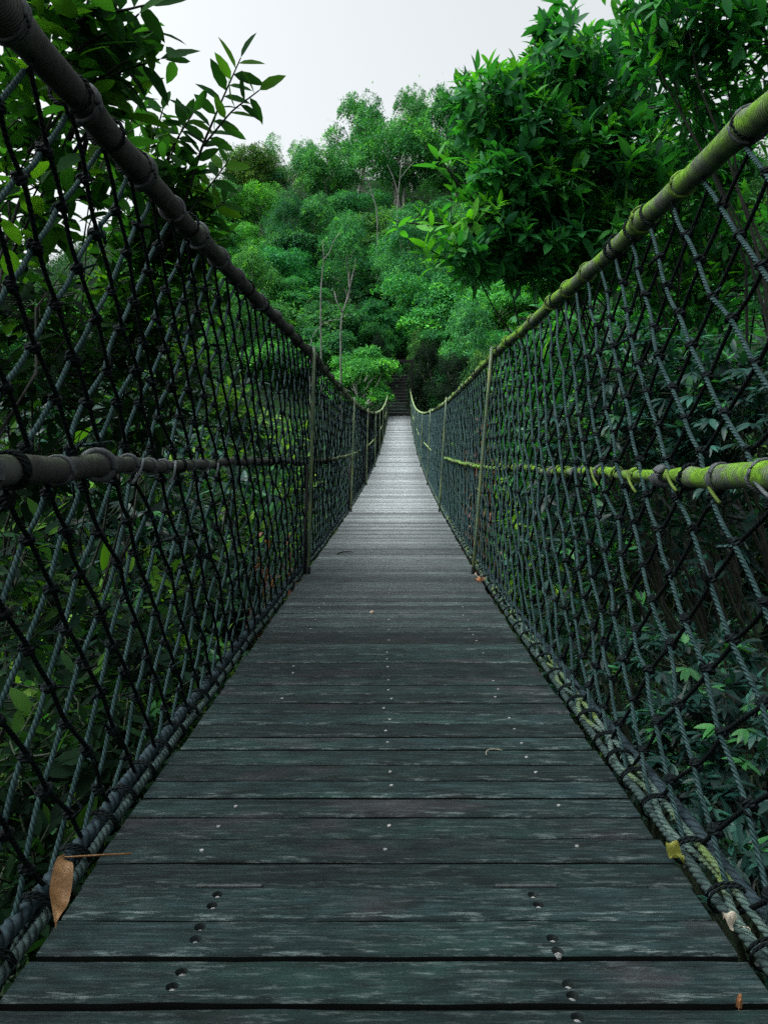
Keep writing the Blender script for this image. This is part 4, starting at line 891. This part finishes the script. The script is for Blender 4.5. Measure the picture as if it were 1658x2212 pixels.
def hill(kind, label, px, ytop, wpx, d, color, group=None, ybase=None, cat='tree', rz=None):
    ratio = dict(dome=1.1, tall=1.5, open=1.25, vine=1.45, feather=.95, bush=.85)[kind]
    for dt in np.arange(max(27., d*.6), 105, .5):
        q_ = P(px, ytop, dt)
        if q_[2]-tz(q_[0], q_[1]) <= ratio*wpx*dt/F: d = dt; break
    top = P(px, ytop, d); z = tz(top[0], top[1])
    if ybase is not None:                         # the visible foot, where lower growth hides the ground
        z = max(z, P(px, ybase, d)[2]-.5)
    h = max(1.2, top[2]-z); w = wpx*d/F; ax_ = .0205*(top[1]-3)+.02      # crowns keep off the steps
    if top[1] < 47 and abs(top[0]-ax_) < .38*w+.62:
        w = max(.62*w, min(w, (abs(top[0]-ax_)-.62)/.38)); top[0] = ax_+(1 if top[0] > ax_ else -1)*max(abs(top[0]-ax_), .38*w+.62); z = tz(top[0], top[1])
    h = max(1.2, top[2]-z, .78*w); z = top[2]-h+.1
    return put(T_[kind], label, cat, (top[0], top[1], z-.1), (w, w, h), rng.uniform(0, 6.28) if rz is None else rz, group, color)
hill('dome', 'olive-brown tree at the low end of the far ridge', 545, 318, 130, 84, (.95, .62, .45))
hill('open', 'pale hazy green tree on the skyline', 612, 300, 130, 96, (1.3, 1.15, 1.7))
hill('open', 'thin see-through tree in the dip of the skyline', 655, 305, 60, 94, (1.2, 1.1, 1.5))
hill('dome', 'round green tree on the slope left of the ridge crown', 705, 325, 130, 80, (.9, 1, 1))
hill('tall', 'tall ridge tree with sky showing through its crown', 778, 205, 150, 78, (.95, 1.05, 1.2))
hill('tall', 'topmost ridge tree with a small cap of leaves', 890, 190, 110, 86, (1, 1.1, 1.0))
hill('dome', 'wide domed tree with pale forked trunks', 862, 258, 190, 68, (.8, .95, .95))
hill('dome', 'round dark tree behind the overhanging leaves', 985, 175, 130, 82, (.8, .95, 1.0))
hill('dome', 'bushy tree right of the pale forked trunks', 985, 300, 150, 64, (.9, 1.05, .95))
hill('dome', 'yellow-green tree with a rounded bright crown', 560, 398, 105, 58, (1.5, 1.45, .8))
hill('bush', 'bright low tree under the rounded yellow-green one', 505, 470, 110, 52, (1.3, 1.35, .9))
hill('vine', 'dark slope shrub hung with creepers', 625, 425, 120, 62, (.55, .7, .95))
hill('tall', 'tall grey-green tree with a bare pale trunk', 686, 418, 120, 50, (.9, 1.0, 1.15))
hill('vine', 'tall creeper-covered tree in the middle of the slope', 752, 470, 125, 46, (.85, 1.05, 1.15))
hill('feather', 'soft feathery tree left of the leaning pale trunk', 645, 590, 130, 42, (.95, 1.2, 1.05))
hill('feather', 'bright green layered tree beside the far steps', 775, 740, 185, 35.5, (1.25, 1.4, .9))
hill('bush', 'broad bushy tree over the dark hollow right of the steps', 930, 585, 200, 41, (.85, 1.15, 1.0))
hill('feather', 'bright leafy tree under the overhanging branch', 1070, 600, 170, 31, (1.2, 1.45, .9))
hill('bush', 'small sapling of lime-yellow leaves behind the grey handrail', 548, 575, 60, 24, (2.6, 1.8, .6), cat='sapling')
hill('feather', 'yellow-leaved bush in the middle of the slope', 872, 600, 60, 40, (2.4, 1.6, .7), cat='bush')
hill('bush', 'dark bush on the slope beside the domed tree', 925, 430, 130, 60, (.6, .8, .9), cat='bush')
hill('feather', 'drooping teal branch tree over the dark hollow', 990, 750, 90, 33, (.8, 1.3, 1.35))
for (lab, px, yt, w, d) in [('dense thicket right of the far steps, painted dark as shade', 925, 745, 110, 39), ('thicket closing in above the far steps, shade painted into its leaves', 862, 730, 90, 47), ('shade-painted thicket crouched behind the drooping teal tree', 985, 770, 100, 37)]:
    hill('vine', lab, px, yt, w, d, (.06, .08, .10), cat='thicket')  # near-black tint paints the hollow's deep shade into these thickets
def bare(label, d, lines, r):
    b0 = P(*lines[0][0], d); z = tz(b0[0], b0[1]); root = tag(empty('bare_tree', (b0[0], b0[1], min(z, b0[2]))), label, 'tree'); base = np.array(root.location)
    r = r*.6
    for i_, ln in enumerate(lines):
        pts = np.array([P(x, y, d) for x, y in ln]); pts[:, 1] += rng.normal(0, .3, len(pts))*np.linspace(0, 1, len(pts))
        if i_ == 0: pts = np.concatenate([base[None], pts])
        n_ = len(pts)*5; f_ = np.linspace(0, len(pts)-1, n_); pp = np.stack([np.interp(f_, np.arange(len(pts)), pts[:, j]) for j in range(3)], -1)
        for _ in range(3): pp[1:-1] = (pp[:-2]+2*pp[1:-1]+pp[2:])/4
        m = MB(); tube(m, pp, np.linspace(r*(1 if i_ == 0 else .6), r*.3, n_), 7); m.build('trunk' if i_ == 0 else 'branch', M['greybark'], root, loc=base)
bare('bare pale trunk leaning right in front of the creeper-covered tree', 35.5, [[(735, 690), (748, 650), (760, 600), (768, 560)], [(754, 625), (752, 590), (748, 560)], [(740, 675), (728, 655), (722, 630)]], .085)
bare('thin upright pale trunk rising into the grey-green tree', 37, [[(692, 640), (695, 600), (700, 560), (697, 520)], [(700, 560), (712, 545), (722, 520), (735, 500)]], .075)
bare('forked white trunks standing under the wide dome on the ridge', 58, [[(858, 440), (862, 400), (866, 355), (870, 330)], [(860, 420), (848, 380), (836, 355)], [(864, 385), (880, 365), (895, 350)]], .10)
bare('bent pale trunk crossing the dark slope below the ridge crown', 56, [[(815, 455), (805, 425), (798, 400), (790, 385)], [(805, 425), (790, 415), (778, 412)]], .09)
bare('low dead branch with pale twigs beside the bright layered tree', 33, [[(668, 745), (680, 715), (700, 695), (735, 690), (750, 700)], [(700, 695), (715, 705), (728, 718)], [(735, 690), (742, 682), (752, 680)]], .035)
GH = 'trees crowding the far hillside'; LH = 'dark green tree crowded among others on the far hillside'
for (px, yt, w, d, kd) in [(470, 395, 110, 70, 'bush'), (430, 470, 130, 60, 'bush'), (600, 520, 120, 54, 'bush'), (540, 540, 110, 50, 'vine'), (660, 480, 110, 58, 'bush'), (820, 440, 120, 60, 'bush'), (880, 470, 130, 56, 'vine'), (780, 400, 110, 66, 'bush'), (960, 480, 120, 54, 'bush'), (1040, 430, 140, 60, 'dome'), (1130, 380, 150, 66, 'dome'), (1060, 250, 120, 84, 'dome'), (1180, 250, 140, 86, 'dome'),
                           (720, 640, 120, 40, 'bush'), (560, 640, 130, 38, 'bush'), (500, 600, 120, 42, 'vine'), (840, 560, 90, 46, 'bush'), (700, 700, 120, 37, 'feather'), (610, 720, 110, 34, 'bush'), (1010, 660, 120, 36, 'vine'), (1110, 700, 120, 32, 'bush'), (1040, 540, 130, 46, 'bush'), (860, 690, 110, 42, 'bush'), (820, 640, 100, 42, 'feather'), (1180, 560, 140, 48, 'dome'), (1300, 420, 160, 60, 'dome'), (1400, 300, 170, 75, 'dome'), (1560, 330, 200, 60, 'dome'),
                           (380, 520, 150, 54, 'dome'), (280, 600, 160, 46, 'dome'), (160, 640, 170, 40, 'bush'), (40, 690, 190, 34, 'bush'), (330, 560, 130, 60, 'dome'), (-60, 680, 180, 30, 'dome'), (940, 690, 100, 38, 'feather'), (890, 715, 60, 45.5, 'vine'), (1060, 760, 110, 30, 'vine'), (960, 780, 70, 37, 'vine')]:
    hill(kd, LH, px, yt, w*1.22, d, tuple(np.array([rng.uniform(.55, 1.25), .95, rng.uniform(.8, 1.15)])*rng.uniform(.62, 1.15)), GH)
# undergrowth of the whole valley: nobody could count it
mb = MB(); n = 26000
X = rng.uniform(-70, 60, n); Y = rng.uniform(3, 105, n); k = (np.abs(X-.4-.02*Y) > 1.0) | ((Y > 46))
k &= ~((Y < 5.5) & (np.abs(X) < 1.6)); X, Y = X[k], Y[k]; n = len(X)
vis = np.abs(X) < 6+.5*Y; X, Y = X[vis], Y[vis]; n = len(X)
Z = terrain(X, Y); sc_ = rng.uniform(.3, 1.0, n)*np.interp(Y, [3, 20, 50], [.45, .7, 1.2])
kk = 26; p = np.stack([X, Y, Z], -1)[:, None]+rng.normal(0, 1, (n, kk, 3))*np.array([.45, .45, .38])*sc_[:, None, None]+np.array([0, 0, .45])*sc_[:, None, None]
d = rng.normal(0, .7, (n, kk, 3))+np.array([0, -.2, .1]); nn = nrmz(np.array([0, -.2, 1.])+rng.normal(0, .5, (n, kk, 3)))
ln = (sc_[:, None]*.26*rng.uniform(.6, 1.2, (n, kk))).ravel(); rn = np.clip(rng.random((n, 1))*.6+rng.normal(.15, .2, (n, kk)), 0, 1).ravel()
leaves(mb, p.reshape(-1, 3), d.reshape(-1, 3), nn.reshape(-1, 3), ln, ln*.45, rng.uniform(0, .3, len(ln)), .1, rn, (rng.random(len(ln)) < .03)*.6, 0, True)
ug = tag(mb.build('undergrowth', M['far']), kind='stuff'); ug.color = (.26, .34, .36, 1)  # dark tint puts shade beside the bridge into the leaf colour

# ------------------------------------------------------------------ far landing, steps and gate
ex = float(cxd(38.5))+.02
m = MB(); a = deck_pt(0, DEND); st = tag(empty('stairway', (ex, a[1], a[2])), 'mossy stone and timber steps climbing from the far end of the deck', 'stairs')
y0, z0 = a[1]+.01, a[2]
mm = MB(); box(mm, [ex, y0+.8, z0-.35], [.62, .8, .33], 0, ch=.02); mm.build('landing', M['step'], st, smooth=False, loc=(ex, a[1], a[2]))
nst = 13
for k in range(nst):
    mm = MB(); yy = y0+1.6+k*.34; zz = z0+(k+1)*.172
    box(mm, [ex+rng.normal(0, .01), yy+.19, zz-.45], [.54, .19, .45], 0, ch=.02); mm.build('step', M['step'] if k < 4 else M['timber'], st, smooth=False, loc=(ex, a[1], a[2]))
for sx in (-1, 1):
    p = np.array([ex+sx*.60, y0+.55, z0]); m = MB(); box(m, p+[0, 0, 1.25], [.055, .055, 1.55], ch=.01); q_ = m.build('gate_post', M['timber'], None, smooth=False, loc=p)
    tag(q_, 'dark timber gate post at the far bridge end on the '+('leaf-draped' if sx < 0 else 'bare')+' side', 'post')
m = MB(); box(m, [ex, y0+.55, z0+2.72], [.72, .05, .07], ch=.01); tag(m.build('lintel_beam', M['timber'], None, smooth=False, loc=(ex, y0, z0+2.7)), 'dark timber beam lying across the two far gate posts', 'beam')

# ------------------------------------------------------------------ small things
def big_leaf(name, label, cat, c, d, n, L, Wd, mat, curl=.3, fold=.35, stalk=0.):
    m = MB(); t = np.linspace(0, 1, 12); w = np.sin(np.pi*t**.75)**.8*Wd*.5; d = nrmz(np.asarray(d, float)); n = np.asarray(n, float); s_ = nrmz(np.cross(d, n)); n = np.cross(s_, d)
    rows = []
    for u in (-1, -.5, 0, .5, 1):
        rows.append(np.asarray(c)+d*(L*t)[:, None]+s_*(u*w)[:, None]+n*((abs(u)*fold*w)-curl*L*t**2+.012*np.sin(t*9+u))[:, None])
    v = np.stack(rows, 1).reshape(-1, 3); i, j = np.meshgrid(np.arange(11), np.arange(4), indexing='ij')
    m.add(v, np.stack([i*5+j, i*5+j+1, (i+1)*5+j+1, (i+1)*5+j], -1).reshape(-1, 4))
    root = m.build(name, M[mat], None, loc=np.asarray(c)); tag(root, label, cat)
    if stalk > 0:
        m2 = MB(); a0 = np.asarray(c); tube(m2, bez(a0, a0+np.array([stalk*.5, 0, .004]), a0+np.array([stalk, .03, -.012]), 8)-a0, [.0016]*8, 5); m2.build('stalk', M['brownleaf'], root)
    return root
c = P(140, 1852, 1.27); tip = P(122, 1998, 1.17)
big_leaf('dry_leaf', 'large curled brown leaf hanging on the dark edge rope', 'leaf', c, tip-c, [.35, -1, .35], float(np.linalg.norm(tip-c)), .034, 'brownleaf', .05, .5, .10)
p = W((1022-CX)*4.7/F, 4.7, float(zdk(4.7))+.006); big_leaf('dry_leaf', 'small bleached leaf on the boards at the first mossy-side post', 'leaf', p, [1, .2, .0], [0, 0, 1], .06, .03, 'creamleaf', .1, .5)
p = W((1026-CX)*4.55/F, 4.55, float(zdk(4.55))+.006); big_leaf('dry_leaf', 'small orange leaf curled at the board ends', 'leaf', p, [.8, -.6, .05], [0, 0, 1], .065, .035, 'orangeleaf', -.2, .6)
d_ = 1.44; p = W((1440-CX)*d_/F, d_, float(zdk(d_))+.028); big_leaf('fallen_leaf', 'yellow-green leaf resting on the pale edge rope', 'leaf', p, [.5, -.9, -.2], [-.2, -.3, 1], .04, .026, 'yellowleaf', .2, .3)
d_ = 1.052; p = W((1596-CX)*d_/F, d_, float(zdk(d_))+.003); big_leaf('fallen_leaf', 'tiny orange scrap of leaf on the nearest board corner', 'leaf', p, [.3, 1, .2], [0, 0, 1], .010, .008, 'orangeleaf', -.1, .5)
d_ = 1.245; p = W((1560-CX)*d_/F, d_, float(zdk(d_))+.012); big_leaf('fallen_leaf', 'pale leaf scrap caught where the edge rope meets the near boards', 'leaf', p, [.6, -.7, -.1], [-.3, -.2, 1], .045, .018, 'creamleaf', .1, .3)
d_ = H0/(1217-998); p0 = W((728-CX)*d_/F, d_, float(zdk(d_))+.006); p1 = W((762-CX)*d_/F, d_+.03, float(zdk(d_))+.012); m = MB(); tube(m, bez(p0, (p0+p1)/2+[0, .04, .01], p1, 8), np.linspace(.006, .003, 8), 6)
tag(m.build('twig', M['bark'], None, loc=p0), 'short dark twig lying across the boards', 'twig')
d_ = H0/(1338-998); p = W((803-CX)*d_/F, d_, float(zdk(d_))+.006); m = MB(); blobs(m, p[None], np.array([.009]), np.array([[1., .2, .1]]), 1.3, 8, 5); tag(m.build('pebble', M['pebble'], None, loc=p), 'pale pebble alone in the middle of the boards', 'pebble')
d_ = H0/(1640-998); p0 = W((1050-CX)*d_/F, d_, float(zdk(d_))+.003); p1 = W((1088-CX)*d_/F, d_+.03, float(zdk(d_))+.004); m = MB(); tube(m, bez(p0, p0+np.array([-.002, .04, .004]), p1, 10), .0009, 5)
tag(m.build('grass_stalk', M['creamleaf'], None, loc=p0), 'thin curved dry stalk lying on the boards', 'stalk')
